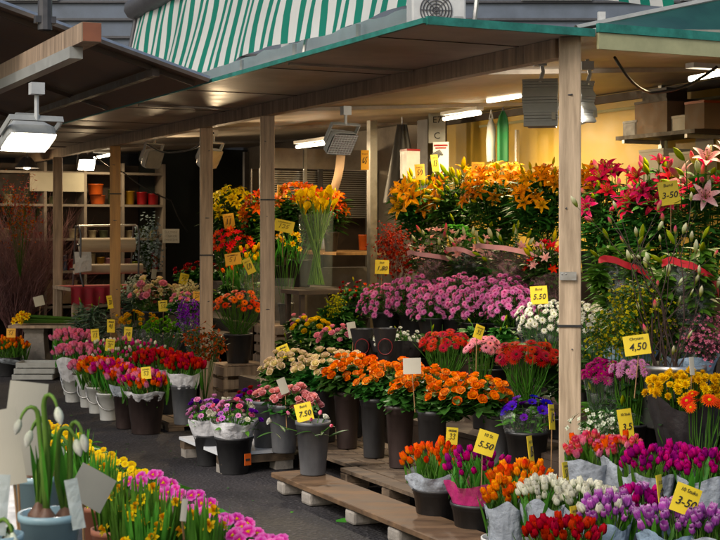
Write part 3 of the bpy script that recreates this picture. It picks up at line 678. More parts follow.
def post(u, v, w, d, z1, m, rz, lab):
    b = MB(); c = S(u, v, 0); b.box(c+Z*(z1/2+.002), (w, d, z1-.004), rz); o = b.build('post', [M[m]], stall, label=lab)
    bv = o.modifiers.new('edge', 'BEVEL'); bv.width = .006; bv.segments = 2
post(0, 0, .112, .1, 2.5, 'wood', R(-9), 'pale planed corner post with a small metal hinge')
post(4.1, -.005, .11, .1, 2.4, 'wood_grey', YAW-.35, None)
post(5.5, -.005, .11, .1, 2.4, 'wood_grey', YAW-.3, None)
post(8.33, 0, .11, .1, 2.4, 'wood_warm', YAW-.3, 'orange lamp lit post')  # lamplight is painted into this post's timber colour
post(10.8, 0, .11, .1, 2.4, 'wood_grey', YAW-.3, None)
post(13.6, 0, .11, .1, 2.4, 'wood_warm', YAW-.3, None)
b = MB(); c = PX(568, 276, 7.135); b.box(c, (.085, .006, .042), R(-9)); b.box(c+Vector((.03, -.004, 0)), (.022, .006, .03), R(-9))
for dx in (-.03, -.01): b.lathe([(.004, 0), (.003, .002), (.0002, .0025)], 8, c+Vector((dx, -.003, .01)), q=toward((-.15, -1, 0)))
b.build('hinge', [M['metal']], stall)
b = MB(); sbox(b, -.1, 6.75, 3.02, 3.1, 0, 2.675); b.build('back_wall', [M['yellow_wall']], stall, label='ochre yellow back wall')
b = MB(); sbox(b, 1.0, 6.75, 2.985, 3.018, 2.6, 2.665); b.build('wall_rail', [M['wood_dark']], stall)
b = MB(); sbox(b, 6.76, 12.4, 3.02, 3.1, 0, 2.675); b.build('back_wall', [M['laminate']], stall)
b = MB(); sbox(b, 12.2, 12.28, 1.45, 3.0, 0, 2.64); b.build('end_wall', [M['dark_wall']], stall, label='nearly black green end wall')
b = MB(); sbox(b, 12.95, 13.03, -.05, 3.0, 0, 2.64); sbox(b, 12.95, 13.03, -.9, -.052, 0, 2.498); b.build('end_wall', [M['metal_dark']], stall)
# conduit, sockets and hooks on the ochre wall
b = MB(); b.tube([S(1.2, 2.99, 2.52), S(5.9, 2.99, 2.54)], .014, 6); b.tube([S(3.0, 2.985, 2.53), S(3.0, 2.985, 1.6)], .012, 6); b.build('conduit', [M['cream_p']], stall)
for u, z in ((3.0, 2.1), (4.4, 2.35), (1.6, 2.2)): b = MB(); b.box(S(u, 2.985, z), (.05, .1, .09), YAW); b.build('switch_box', [M['lamp_grey']], stall)
# two square steel uprights inside
def upr(px, v, w, m, z1=2.45, lab=None):
    c = FV(px, 300, v); b = MB(); b.box(Vector((c.x, c.y, z1/2)), (w, w, z1-.01), YAW); b.build('upright', [M[m]], stall, label=lab)
upr(372, 1.9, .075, 'metal_mid', 2.58, 'bare steel upright'); upr(432, 2.7, .22, 'metal_dark', 2.63, 'broad dark pillar'); upr(517, 2.85, .03, 'metal')
upr(246, 1.9, .06, 'metal_dark'); upr(305, 2.1, .035, 'metal')
# stepped display benches
def staging(lab, u0, u1, steps, m='wood_dark'):
    t = thing('display_staging', lab, 'display bench', S(u0, steps[0][0]), 'stepped display benches')
    for v0, v1, z in steps:
        b = MB(); sbox(b, u0, u1, v0+.002, v1-.002, z-.03, z-.002); b.build('step_board', [M[m]], t)
        b = MB(); sbox(b, u0, u1, v0+.003, v0+.022, .003, z-.032); b.build('riser', [M[m]], t)
staging('long dark stepped display bench under the pink chrysanthemums and lilies', -.33, 5.0, [(a, b_, z) for a, b_, z, _ in STEP[1:]])
staging('shorter dark display bench behind the two grey posts', 5.98, 8.8, [(.6, 1., .66), (1., 1.5, .98)])
staging('low dark display bench under the carnations beside the orange post', 6.05, 9.9, [(.06, .3, .36), (.3, .597, .55)])
# ---------------------------------------------------------------- neighbour stall on the left, its lamp beam
nb = thing('neighbouring_stall', 'low brown sheet roof of the stall across the aisle, rising to the left', 'market stall', S(2.8, -.98))
A = PX(208, 82, 9.33); Bn = A+U*9.5; L1 = -V*3.2+Z*.95
b = MB(); b.grid([[A, A+L1], [Bn, Bn+L1]]); b.grid([[A+Z*.035, A+L1+Z*.035], [Bn+Z*.035, Bn+L1+Z*.035]]); b.grid([[A, A+Z*.035], [Bn, Bn+Z*.035]]); b.grid([[A+Z*.035, A], [A+L1+Z*.035, A+L1]])
M['roof_brown'] = mat('roof_sheet_brown', (.2, .14, .105), .6, .3, 2.5, bump=.1)
b.build('sheet_roof', [M['roof_brown']], nb)
b = MB()
for k in (.12, .5, 1.):
    a = A+L1*k*.9-Z*.05; q = Matrix.Rotation(YAW, 3, 'Z'); b.box(a+U*4.7, (.05, 9.3, .05), rot=q)
for t_ in (.1, 2.2, 4.4, 6.6): b.tube([A+U*t_-Z*.025+L1*.02, A+U*t_-Z*.025+L1], .022, 4)
b.build('rafters', [M['wood_dark']], nb)
b = MB(); e = A-Z*.004; b.tube([e+L1*.0-U*.02+Z*.02, e+L1-U*.02+Z*.02], .022, 5); b.build('edge_trim', [M['metal']], nb)
for t_ in (1.5, 5.5, 9.2):
    a = A+L1*.95+U*t_; b = MB(); b.box((a.x, a.y, a.z/2), (.1, .1, a.z-.03), YAW); b.build('post', [M['wood_grey']], nb)
bt = PX(92, 32, 7.6)
lb_ = thing('lamp_beam', 'rough wooden beam with a sawn end carrying the white floodlight', 'beam', bt)
b = MB(); b.box(bt+U*1.6+Z*.0, (.105, 3.2, .105), YAW); b.build('timber', [M['wood_grey']], lb_)
b = MB(); b.box(bt-U*.0012, (.1, .003, .1), YAW); b.build('sawn_end', [M['pot_terra']], lb_)
b = MB(); b.box(bt+U*1.72-Z*.088-V*.03, (.075, 3.0, .065), YAW); b.build('lamp_rail', [M['lamp_grey']], lb_)
b = MB(); c = PX(45, 20, 8.3); b.tube([c-Z*.06, c+Z*2], .042, 10); b.box(c+Z*.0, (.12, .06, .04), YAW); b.build('hanger', [M['metal_dark']], lb_)
# ---------------------------------------------------------------- floodlights
def flood(label, px, py, Y, s, yaw, pitch, lit, bodym, drop=.2, grid=False, e=0, col=NEUT, spot=120):
    """box floodlight on a yoke; the glass faces local -Y before pitch"""
    c = PX(px, py, Y); t = thing('floodlight', label, 'floodlight', c, 'floodlights hung under the roofs')
    q = Matrix.Rotation(R(yaw), 3, 'Z') @ Matrix.Rotation(R(pitch), 3, 'X')
    def tr(mb): mb.v = [c+q @ (p*s) for p in mb.v]
    b = MB(); rows = []
    for y, w, h in ((-.2, 1.0, .78), (-.17, 1.02, .8), (.0, 1., .76), (.22, .62, .42), (.26, .56, .36)):
        rows.append([Vector((w/2*math.copysign(abs(math.cos(a))**.35, math.cos(a)), y, h/2*math.copysign(abs(math.sin(a))**.35, math.sin(a)))) for a in [6.2832*(j+.5)/20 for j in range(20)]])
    b.grid(rows, close=True); b.f.append(list(range(80, 100))); b.mi.append(0); tr(b); b.build('housing', [M[bodym]], t, smooth=False)
    b = MB()
    for j in range(5): b.box((0, .25+.03*j, 0), (.6-.03*j, .014, .5-.03*j))
    tr(b); b.build('cooling_fins', [M[bodym]], t)
    b = MB(); b.box((0, -.202, 0), (.93, .012, .71)); tr(b); b.build('lamp_glass', [M['lampglow' if lit else 'metal']], t)
    if grid:
        b = MB()
        for j in range(9): b.box((-.44+.11*j, -.216, 0), (.018, .012, .7)); b.box((0, -.229, -.33+.0825*j), (.93, .012, .016))
        tr(b); b.build('guard_grid', [M['lamp_white']], t)
    b = MB()
    for sx in (-1, 1): b.box((sx*.54, .02, .28), (.035, .12, .62))
    b.box((0, .02, .6), (1.115, .12, .035)); tr(b); b.build('yoke', [M[bodym]], t)
    top = c+q @ (Vector((0, .02, .6))*s); b = MB(); b.tube([top-Z*.01, top+Z*drop], .018*max(.6, s*2.5), 8); b.box(top+Z*drop*.9, (.12*s*2.2, .12*s*2.2, .06), YAW); b.build('bracket', [M['lamp_white']], t)
    if e:
        d = q @ Vector((0, -1, 0)); lampl('SPOT', c+d*s*.3, e, col, c+d*3, .08, spot)
    return t
flood('big white floodlight glowing above the left edge of the aisle, hung from a wooden beam', 27, 134, 7.35, .26, 34, 64, True, 'lamp_grey', .17, col=(1, .93, .84), e=150, spot=150)
flood('small floodlight with a white hot glass far back beneath the shelves', 86, 163, 17.2, .21, 25, 35, True, 'metal_dark', .15, e=40, col=WARM)
flood('grey floodlight with a wire guard behind the second grey post from the right', 339, 141, 9.5, .22, 40, 35, False, 'lamp_grey', .1, grid=True, e=130, col=NEUT, spot=110)
flood('grey ribbed floodlight hanging left of the orange lit post top', 151, 158, 15.6, .28, 60, 20, False, 'lamp_white', .1, e=60, col=WARM, spot=150)
flood('pale floodlight hanging behind the left grey post', 208, 157, 13.6, .26, 55, 30, False, 'lamp_white', .1, e=110, col=WARM, spot=150)
def heater(label, px, py, Y, w, h, yaw, m):
    c = PX(px, py, Y); t = thing('lamp_reflector', label, 'lamp', c, 'ribbed lamps beside the corner post'); q = Matrix.Rotation(R(yaw), 3, 'Z') @ Matrix.Rotation(R(-8), 3, 'X'); b = MB()
    n = 18
    for j in range(n):
        z = -h/2+h*(j+.5)/n; ww = w*(1-.35*max(0, -z/h-.1)); b.box(c+q @ Vector((w*.14*max(0, -z/h), .012*math.sin(j), z)), (ww, .03, h/n*.93), rot=q)
    b.box(c+q @ Vector((0, .03, 0)), (w*.93, .03, h*.94), rot=q); b.build('ribbed_back', [M[m]], t)
    b = MB(); top = c+Z*h/2; b.tube([top-Z*.02, top+Z*.04+V*.02, Vector((top.x, top.y, 2.5))], .012, 6); b.box(Vector((top.x, top.y, 2.46)), (.07, .07, .05)); b.build('hanger', [M['lamp_white']], t)
    b = MB(); b.box(c+q @ Vector((0, .09, -.01)), (w*.8, .09, h*.78), rot=q); b.build('housing', [M['lamp_grey']], t)
    b = MB(); b.box(c+q @ Vector((w*.4, -.02, -h*.28)), (.022, .01, .05), rot=q); b.build('tag', [M['white_card']], t)
heater('ribbed grey lamp hanging just left of the corner post', 540, 103, 7.9, .2, .27, -14, 'lamp_grey')
c = PX(540, 103, 7.9); lampl('SPOT', c+V*.14-Z*.05, 120, NEUT, S(4., 1.5, 1.0), .08, 105)
heater('narrow grey lamp half hidden behind the corner post', 587, 102, 8.1, .09, .24, 20, 'lamp_white')
def tube(label, p0, p1, e, w=1.2):
    p0 = Vector(p0); p1 = Vector(p1); c = (p0+p1)/2; t = thing('tube_light', label, 'tube light', c, 'lit tube lights inside the stall')
    d = p1-p0; b = MB(); b.box(c+Z*.045, (d.length, .075, .03), math.atan2(d.y, d.x)); b.build('fitting', [M['lamp_white']], t)
    b = MB(); b.tube([p0, p1], .017, 10, cap=True); b.build('glowing_tube', [M['tube']], t)
    l = lampl('AREA', c-Z*.03, e, (1, .76, .42), c-Z*2, (d.length, .1)); l.rotation_euler = (0, 0, math.atan2(d.y, d.x))
tube('lit tube light nearest the right edge under the brown roof', FU(690, 79, .6), FU(736, 70, .6), 28)
tube('lit tube light above the ochre wall beside the broad pillar', FV(444, 119, 2.2), FV(480, 113, 2.2), 30)
tube('faint lit tube further back in the brown kiosk', FV(297, 147, 1.6), FV(328, 143, 1.6), 18)
tube('thin lit tube under the roof above the far shelves', FU(94, 158, 11.4), FU(119, 153, 11.4), 9)
tube('lit tube between the corner post and the pillar', FV(488, 101, 2.0), FV(520, 96, 2.0), 30)
tube('lit tube half under the roof edge behind the right lamp', FU(641, 68, 1.9), FU(700, 60, 1.9), 24)
# shaded lamp above the far shelves
c = FU(27, 168, 11.2); t = thing('pendant_lamp', 'small shaded pendant lamp glowing above the far shelves', 'lamp', c)
b = MB(); b.lathe([(.03, .14), (.06, .12), (.15, .0), (.145, -.002), (.05, .11)], 16, c); b.build('shade', [M['metal_dark']], t)
b = MB(); b.lathe([(.001, -.02), (.04, -.005), (.05, .03), (.02, .08)], 12, c); b.build('lit_bulb', [M['lampglow']], t)
b = MB(); b.tube([c+Z*.13, Vector((c.x, c.y, 2.49))], .006, 5); b.build('cord', [M['black']], t)
lampl('POINT', c-Z*.08, 8, WARM, size=.05)
# ---------------------------------------------------------------- awnings and roofs above
def stripes():
    m, nt, bb = _new('striped_canvas'); n = nt.nodes; l = nt.links
    uv = n.new('ShaderNodeAttribute'); uv.attribute_name = 't'
    mu = n.new('ShaderNodeMath'); mu.operation = 'FRACT'; l.new(uv.outputs['Fac'], mu.inputs[0])
    gt = n.new('ShaderNodeMath'); gt.operation = 'GREATER_THAN'; gt.inputs[1].default_value = .55; l.new(mu.outputs[0], gt.inputs[0])
    tc = n.new('ShaderNodeTexCoord'); nz = n.new('ShaderNodeTexNoise'); nz.inputs['Scale'].default_value = 1.4; nz.inputs['Detail'].default_value = 6; l.new(tc.outputs['Object'], nz.inputs['Vector'])
    mx = n.new('ShaderNodeMix'); mx.data_type = 'RGBA'; mx.inputs['A'].default_value = (.84, .84, .8, 1); mx.inputs['B'].default_value = (.008, .26, .18, 1)
    l.new(gt.outputs[0], mx.inputs['Factor'])
    hs = n.new('ShaderNodeHueSaturation'); mr = n.new('ShaderNodeMapRange'); mr.inputs[3].default_value = .75; mr.inputs[4].default_value = 1.2
    l.new(nz.outputs['Fac'], mr.inputs[0]); l.new(mr.outputs[0], hs.inputs['Value']); l.new(mx.outputs['Result'], hs.inputs['Color']); l.new(hs.outputs[0], bb.inputs['Base Color'])
    bb.inputs['Roughness'].default_value = .8
    tr = n.new('ShaderNodeBsdfTranslucent'); ms = n.new('ShaderNodeMixShader'); ms.inputs[0].default_value = .45
    l.new(hs.outputs[0], tr.inputs['Color']); l.new(bb.outputs[0], ms.inputs[1]); l.new(tr.outputs[0], ms.inputs[2]); l.new(ms.outputs[0], n['Material Output'].inputs[0])
    return m
M['stripes'] = stripes()
aw = thing('striped_awning', 'green and cream striped awning slung above the canopy, corner towards the viewer', 'awning', S(1.4, .3, 2.96))
def valance(p0, d, length, back, z0, z1, per, seed, off=0.):
    b = MB(); nseg = int(length/.045); rows = []; ts = []
    for j in range(9):
        y = j/8; row = []
        for i in range(nseg+1):
            x = length*i/nseg
            wv = .035*math.sin(x*3.1+seed)*(1-.5*y)+.03*math.sin(x*9+y*2+seed); sg = .018*math.sin(x*2.2+seed)*(1-y)
            row.append(Vector(p0)+d*(x+.05*y*math.sin(x*2+seed))+back*(y+wv*2.5)+Z*(z0+(z1-z0)*y+sg)); ts.append((x+.04*math.sin(y*5+x))/per+off)
        rows.append(row)
    b.grid(rows, ts); return b
valance(S(1.4, .3, 0), U, 7.75, V*.22, 3.02, 4.0, .225, 0).build('long_side', [M['stripes']], aw, smooth=True)
valance(S(1.4, .3, 0), V, 1.5, U*.22, 3.0, 3.98, .2, 2, .3).build('short_side', [M['stripes']], aw, smooth=True)
b = MB(); b.tube([S(1.6, .5, 4.05), S(4, .48, 4.03), S(7, .5, 4.05), S(9.25, .48, 4.0)], .12, 9); b.tube([S(9.2, .3, 2.9), S(9.2, .5, 3.95)], .03, 7); b.build('rolled_tarpaulin', [M['metal_dark']], aw, smooth=True)
b = MB()
for u in (1.6, 4.3, 7., 9.): b.tube([S(u, .34, 2.54), S(u, .4, 3.), S(u, .6, 3.9)], .016, 6)
b.build('awning_frame', [M['metal']], aw)
# pale tarpaulin skirt between canopy and awning, ventilation grille, air conditioner
sk = thing('tarpaulin_skirt', 'pale bluish tarpaulin strip filling the gap under the striped awning', 'tarpaulin', S(1, .5, 2.54))
b = MB(); rows = []
for j in range(4): rows.append([S(2.3+8*i/60, .5+.02*math.sin(i*.9+j), 2.54+.18*j+.01*math.sin(i*1.7)) for i in range(61)])
M['skirt'] = mat('bluish_sheet', (.68, .76, .86), .6, .1, 3, bump=.1)
b.grid(rows); b.build('sheet', [M['skirt']], sk, smooth=True)
b = MB()
for u in (3.4, 4.6, 5.8, 7.4): b.tube([S(u, .44, 2.545), S(u, .44, 3.05)], .02, 6); b.tube([S(u, .44, 2.6), S(u+.8, .44, 2.62)], .02, 6)
b.build('pipe', [M['lamp_white']], sk)
c = FV(352, 39, -.1); c.z = 2.62; t = thing('ventilation_grille', 'dark slatted grille box lying on the canopy edge', 'grille', c)
b = MB(); b.box(c+V*.06, (.1, 1.0, .15), YAW); b.build('box', [M['black']], t); b = MB()
for i in range(7): b.box(c-V*.0+Z*(-.06+.02*i), (.05, .96, .008), YAW)
b.build('slats', [M['metal_dark']], t)
c = FV(436, 14, .12); c.z = 2.865; t = thing('air_conditioner', 'white air conditioner unit with a round fan guard standing on the canopy', 'air conditioner', c)
b = MB(); b.box(c, (.34, .2, .22), R(8)); o = b.build('case', [M['lamp_white']], t); bv = o.modifiers.new('edge', 'BEVEL'); bv.width = .012; bv.segments = 2
q = Matrix.Rotation(R(8), 3, 'Z'); b = MB(); f0 = c+q @ Vector((-.02, -.106, .0))
for r in (.02, .04, .06, .08, .098): b.tube([f0+q @ Vector((r*math.cos(a), 0, r*math.sin(a))) for a in [6.2832*j/28 for j in range(29)]], .004, 4)
for a in range(8): b.tube([f0, f0+q @ Vector((0.098*math.cos(a*.785), 0, .098*math.sin(a*.785)))], .003, 4)
b.build('fan_guard', [M['metal_dark']], t)
for sx in (-1, 1): b = MB(); b.box(c+q @ Vector((sx*.12, 0, -.228)), (.03, .14, .23), R(8)); b.build('foot', [M['metal_dark']], t)
b = MB(); b.box(c+q @ Vector((.12, -.1015, -.06)), (.06, .004, .05), R(8)); b.build('rating_plate', [M['metal']], t)
# dark green pitched sheet above the right end
gt_ = thing('pitched_tarpaulin_roof', 'dark green pitched tarpaulin roof with a pale edge at the upper right', 'tarpaulin', S(.1, .1, 2.57))
b = MB(); a0 = S(.12, .12, 2.57); a1 = S(.12, 3.4, 3.35); c0 = S(-.08, .12, 2.565); c1 = S(-.08, 3.4, 2.565)
rows = []
for j in range(6):
    y = j/5; rows.append([c0.lerp(c1, x/12).lerp(a0.lerp(a1, x/12), y)+U*(-.04*math.sin(math.pi*y))*(x/12)+Z*(.02*math.sin(x*1.1+j))*(x/12) for x in range(13)])
b.grid(rows); M['tarp'] = mat('green_tarpaulin', (.008, .06, .05), .45, .35, 4, bump=.15); b.build('sheet', [M['tarp']], gt_, smooth=True)
b = MB(); b.tube([a0, a1], .02, 6); b.build('edge', [M['lamp_grey']], gt_)
# buildings behind
bd = thing('clad_building', 'blue grey building with horizontal cladding rising behind the market', 'building', (-6, 30, 0))
b = MB(); b.box((-6, 31, 6), (36, 2, 12)); b.build('wall', [M['cladding']], bd)
b = MB()
for i in range(30): b.box((-6, 29.97, .35+.38*i), (35.9, .06, .05))
b.build('cladding_joints', [M['metal_dark']], bd)
for x in (-7.2, -3.4, .4, 4.2, 7.6):
    b = MB(); b.box((x, 29.93, 7.2), (1.5, .1, 1.5)); f = b.build('window', [M['lamp_white']], bd); b = MB(); b.box((x, 29.87, 7.2), (1.3, .05, 1.3)); b.build('pane', [M['metal_dark']], f)
b = MB()
for z in (4.3, 4.62, 5.2): b.box((3.2, 26, z), (10, .12, .16))
for x in (-1.4, 1.5, 4.5, 7.5): b.box((x, 26.1, 2.8), (.14, .1, 5.6))
gr = thing('rail_canopy', 'white steel rails of a further roof seen between awning and green tarpaulin', 'roof frame', (3, 26, 0)); b.build('rails', [M['lamp_white']], gr)
# ---------------------------------------------------------------- things inside the stall
def jar(name, label, cat, c, r, h, m, lid=None, group=None, prof=None):
    t = thing(name, label, cat, c, group); b = MB(); p = prof or [(.001, 0), (r*.85, .0), (r*.9, .01), (r, h*.9), (r*1.05, h*.92), (r*1.05, h), (r*.93, h), (r*.85, .02), (.001, .015)]
    b.lathe(p, 16, c); b.build('body', [M[m]], t, smooth=True)
    if lid: b = MB(); b.lathe([(.001, h+.03), (r*.8, h+.028), (r*1.05, h+.01), (r*1.06, h-.03)], 16, c); b.build('lid', [M[lid]], t, smooth=True)
    return t
for k, c in {'red': 'b01420', 'lime': 'a0b414', 'orange': 'd86018', 'pinkp': 'c88890', 'mustard': 'b08418', 'bluep': '385a88', 'creamp': 'c8b898', 'olive': '505838'}.items(): M['p_'+k] = mat('glazed_'+k, tuple(x*.62 for x in lin(c)), .4, .25, 6)
# the far shelving, facing the camera across u = 12
sh = thing('shelving_unit', 'pale wooden shelving unit full of pots behind the red covered table', 'shelf', S(12.05, .3))
def shb(b, v0, v1, z0, z1, u0=11.85, u1=12.25): b.box(S((u0+u1)/2, (v0+v1)/2, (z0+z1)/2), (v1-v0, u1-u0, z1-z0), YAW)
zl = [FU(100, y, 12).z for y in (240, 200, 178, 163)]
M['shelf'] = mat('shelf_board', (.24, .2, .17), .6, .25, 5)
zl = [1.0, 1.42, 1.86, 2.28]
for v in (-.55, .1, .62, 1.12, 1.68): b = MB(); shb(b, v-.018, v+.018, .004, 2.4); b.build('upright', [M['shelf']], sh)
for z in (.55, *zl): b = MB(); shb(b, -.53, 1.66, z-.03, z, 11.856, 12.244); b.build('board', [M['shelf']], sh)
b = MB(); shb(b, -.53, 1.66, .01, 2.39, 12.246, 12.26); b.build('back_panel', [M['wood_dark']], sh)
b = MB(); shb(b, -.1, .6, 2.02, 2.26, 11.845, 11.853); b.build('cream_panel', [M['white_card']], sh)
i = 0
pots = [(-.45, 0, 'creamp', .06, .16), (-.3, 0, 'olive', .07, .12), (-.12, 0, 'lime', .08, .16), (.03, 0, 'mustard', .075, .15), (.24, 0, 'creamp', .06, .11), (.36, 0, 'bluep', .06, .2), (.49, 0, 'red', .07, .15), (.73, 0, 'creamp', .06, .22), (.86, 0, 'mustard', .055, .17), (.97, 0, 'pinkp', .055, .16), (1.2, 0, 'pinkp', .06, .15), (1.32, 0, 'lime', .05, .11), (1.45, 0, 'olive', .09, .17), (1.59, 0, 'red', .05, .24),
        (-.4, 1, 'creamp', .07, .13), (-.12, 1, 'red', .075, .1), (.03, 1, 'red', .06, .08), (.28, 1, 'olive', .08, .14), (.5, 1, 'creamp', .06, .12), (.75, 1, 'creamp', .05, .1), (.9, 1, 'olive', .055, .1), (1.25, 1, 'creamp', .06, .1), (1.4, 1, 'olive', .07, .12), (1.56, 1, 'creamp', .05, .1),
        (.82, 2, 'orange', .1, .12), (1.02, 2, 'olive', .06, .2), (1.25, 2, 'mustard', .07, .18), (1.42, 2, 'red', .07, .17), (1.57, 2, 'red', .075, .15), (-.35, 2, 'creamp', .06, .12), (.2, 2, 'olive', .06, .1)]
SH = ['lowest full', 'second', 'third']; rank = {}
CN = {'creamp': 'cream', 'olive': 'olive green', 'lime': 'lime green', 'mustard': 'mustard', 'bluep': 'blue', 'red': 'red', 'pinkp': 'pink', 'orange': 'orange'}
for v, s, m, r, h in pots:
    k = (s, m); rank[k] = rank.get(k, 0)+1; tot = sum(1 for p in pots if p[1] == s and p[2] == m)
    od = ('', 'leftmost ', 'second ', 'third ', 'fourth ', 'fifth ')[rank[k]] if tot > 1 else ''
    jar('flower_pot', f'{od}{CN[m]} pot on the {SH[s]} board of the far shelving unit', 'pot', S(12.0, v, zl[s]+.001), r, h, 'p_'+m, None, 'pots on the far shelving')
t = jar('stacked_basket', 'orange stacked baskets near the top of the far shelving unit', 'basket', S(11.95, .78, zl[2]+.125), .1, .14, 'p_orange')
for z_, v_, lab in ((.58, .3, 'cardboard box low on the far shelving unit'), (.58, -.3, 'wider cardboard box at the left of the far shelving unit')):
    t = thing('cardboard_box', lab, 'box', S(12, v_, z_)); b = MB(); shb(b, v_-.2, v_+.22, z_, z_+.3, 11.87, 12.2); b.build('carton', [M['card']], t); b = MB(); shb(b, v_-.2, v_+.22, z_+.301, z_+.304, 12.0, 12.06); b.build('tape', [M['stick']], t)
# work table with red cloth and paper roll stand
tb = thing('work_table', 'work table draped with a red cloth below the paper rolls', 'table', S(10.2, .5))
ca, cb = FU(64, 288, 10.2), FU(156, 284, 10.2); zt = .86; b = MB(); cc = (ca+cb)/2; w_ = (cb-ca).length
va = (ca-P0).dot(V); vb = (cb-P0).dot(V)
sbox(b, 9.9, 10.75, va, vb, zt-.04, zt); b.build('top', [M['wood_grey']], tb)
for u in (9.95, 10.7):
    for v in (va+.06, vb-.06): b = MB(); sbox(b, u-.03, u+.03, v-.03, v+.03, .003, zt-.042); b.build('leg', [M['wood_grey']], tb)
b = MB(); rows = []
for (u, z) in ((10.5, zt+.006), (10.1, zt+.006), (9.895, zt+.006), (9.875, zt-.02), (9.87, zt-.12), (9.865, zt-.22)):
    rows.append([S(u+(.02*math.sin(i*1.3) if z < zt else 0), va+(vb-va)*i/40, z+(.05*math.sin(i*.55)+.025*math.sin(i*1.7) if z < zt-.2 else 0)) for i in range(41)])
b.grid(rows); tag(b.build('table_cloth', [M['red_cloth']], smooth=True), 'red cloth hanging over the front of the work table', 'tablecloth')
pr = thing('paper_roll_stand', 'wire stand with two wide rolls of cream wrapping paper on the red table', 'paper dispenser', S(10.2, (va+vb)/2, zt+.008))
M['roll'] = mat('kraft_roll', (.5, .4, .29), .7, .1, 3)
r0, r1 = FU(80, 245, 10.2), FU(132, 243, 10.2)
for a, e, zz, r in ((FU(80, 0, 10.2), FU(134, 0, 10.2), FU(100, 245, 10.2).z, .085), (FU(74, 0, 10.2), FU(142, 0, 10.2), FU(100, 269, 10.2).z, .06)):
    a.z = e.z = zz; b = MB(); b.tube([a, e], r, 22, cap=True); b.build('paper_roll', [M['roll']], pr, smooth=False)
    b = MB(); b.tube([a+(a-e)*.06, e+(e-a)*.06], .014, 8, cap=True); b.build('axle', [M['metal_dark']], pr)
for px in (78, 136):
    b = MB(); q0 = FU(px, 282, 10.2); q0.z = zt+.01; top = FU(px, 226, 10.2); b.tube([q0-U*.25, q0-U*.1+Z*.15, Vector((top.x, top.y, top.z-.1))-U*.13, top-U*.06, top+U*.1, q0+U*.2+Z*.2, q0+U*.22], .012, 6); b.build('side_frame', [M['metal_dark']], pr, smooth=True)
b = MB(); a, e = FU(78, 226, 10.2), FU(136, 225, 10.2); b.tube([a, e], .012, 6); b.build('cutter_bar', [M['metal']], pr)
a = FU(72, 262, 10.2); b = MB(); b.grid([[a+Z*.12-U*.1, a+V*.2+Z*.12-U*.1], [a+Z*.0-U*.14, a+V*.2+Z*.02-U*.13], [a-Z*.13-U*.12, a+V*.2-Z*.1-U*.12]]); b.build('loose_sheet', [M['paper_w']], pr)
# dark kiosk front with blind, shelf, flask
ks = thing('kiosk_front', 'dark kiosk front with a slatted blind behind the glass vase', 'kiosk', S(8.2, 1.7))
def kb(b, v0, v1, z0, z1, du=0., th=.04): b.box(S(8.2+du, (v0+v1)/2, (z0+z1)/2), (v1-v0, th, z1-z0), YAW)
for z0_, z1_ in ((.003, 1.1), (2.2, 2.42)): b = MB(); kb(b, 1.6, 3.0, z0_, z1_); b.build('panel', [M['laminate']], ks)
for v in (1.6, 2.3, 2.98): b = MB(); kb(b, v-.025, v+.025, 1.102, 2.198, -.003); b.build('window_frame', [M['metal_dark']], ks)
b = MB()
for j in range(22): kb(b, 1.63, 2.95, 1.66+.024*j, 1.672+.024*j, .05, .02)
b.build('blind', [M['metal']], ks)
b = MB(); kb(b, 1.6, 3., 1.1, 2.2, .3); b.build('dark_interior', [M['wood_dark']], ks)
b = MB(); sbox(b, 6.6, 8.17, 1.75, 2.62, 1.27, 1.30); b.build('counter', [M['wood_warm']], ks)
c = FU(327, 247, 7.8); c.z = 1.302
t = jar('steel_flask', 'steel vacuum flask with black lid on the kiosk counter', 'flask', c, .085, .2, 'metal', None, prof=[(.001, 0), (.085, 0), (.088, .02), (.075, .17), (.06, .2), (.001, .2)])
b = MB(); b.lathe([(.001, .25), (.04, .245), (.06, .225), (.062, .195)], 14, c); b.build('lid', [M['black']], t, smooth=True)
b = MB(); b.tube([c+V*.06+Z*.2, c+V*.13+Z*.19, c+V*.13+Z*.08, c+V*.085+Z*.05], .01, 6); b.build('handle', [M['black']], t)
c = FU(364, 240, 7.6); t = jar('drink_can', 'orange tin on the kiosk counter beside the steel upright', 'tin', Vector((c.x, c.y, 1.302)), .06, .17, 'p_orange')
# panels and posters by the broad pillar
def panel(name, label, cat, px, py, wp, hp, v, m, th=.012, yaw=-15):
    c = FV(px, py, v); s = c.y/FPX; t = thing(name, label, cat, c); b = MB(); b.box(c, (wp*s, th, hp*s), R(yaw)); b.build('board', [M[m]], t); return t, c, s
t, c, s = panel('sign_board', 'grey board lettered E7 fixed to the broad pillar', 'sign', 437, 128, 17, 30, 2.45, 'lamp_grey')
for tx, dz in (('E7', 8), ('C', -8)):
    o = link('writing', textmesh(tx, .09, 0, .001), t); o.matrix_basis = Matrix.LocRotScale(Vector((0, -.008, dz*s)), Matrix.Rotation(R(-15), 3, 'Z') @ Matrix.Rotation(R(90), 3, 'X'), Vector((1, 1, 1)))
    o.rotation_euler = (R(90), 0, R(-15))
t, c, s = panel('poster', 'white poster with red heading and a black bird shape on the pillar', 'poster', 441, 158, 16, 32, 2.4, 'cloth_white')
q = Matrix.Rotation(R(-15), 3, 'Z')
b = MB(); b.tube([c+q @ Vector(p)*s for p in ((-6, -.15/s, -4), (-2, -.15/s, 2), (3, -.15/s, 6), (6, -.15/s, 3))], [2.5*s, 4*s, 2.6*s, .6*s], 8, cap=True); b.tube([c+q @ Vector(p)*s for p in ((0, -.15/s, 1), (-1, -.15/s, -7), (2, -.15/s, -12))], 1.*s, 6)
b.v = [Vector((p.x, c.y+(p.y-c.y)*.06-.008, p.z)) for p in b.v]
b.build('bird_shape', [M['black']], t)
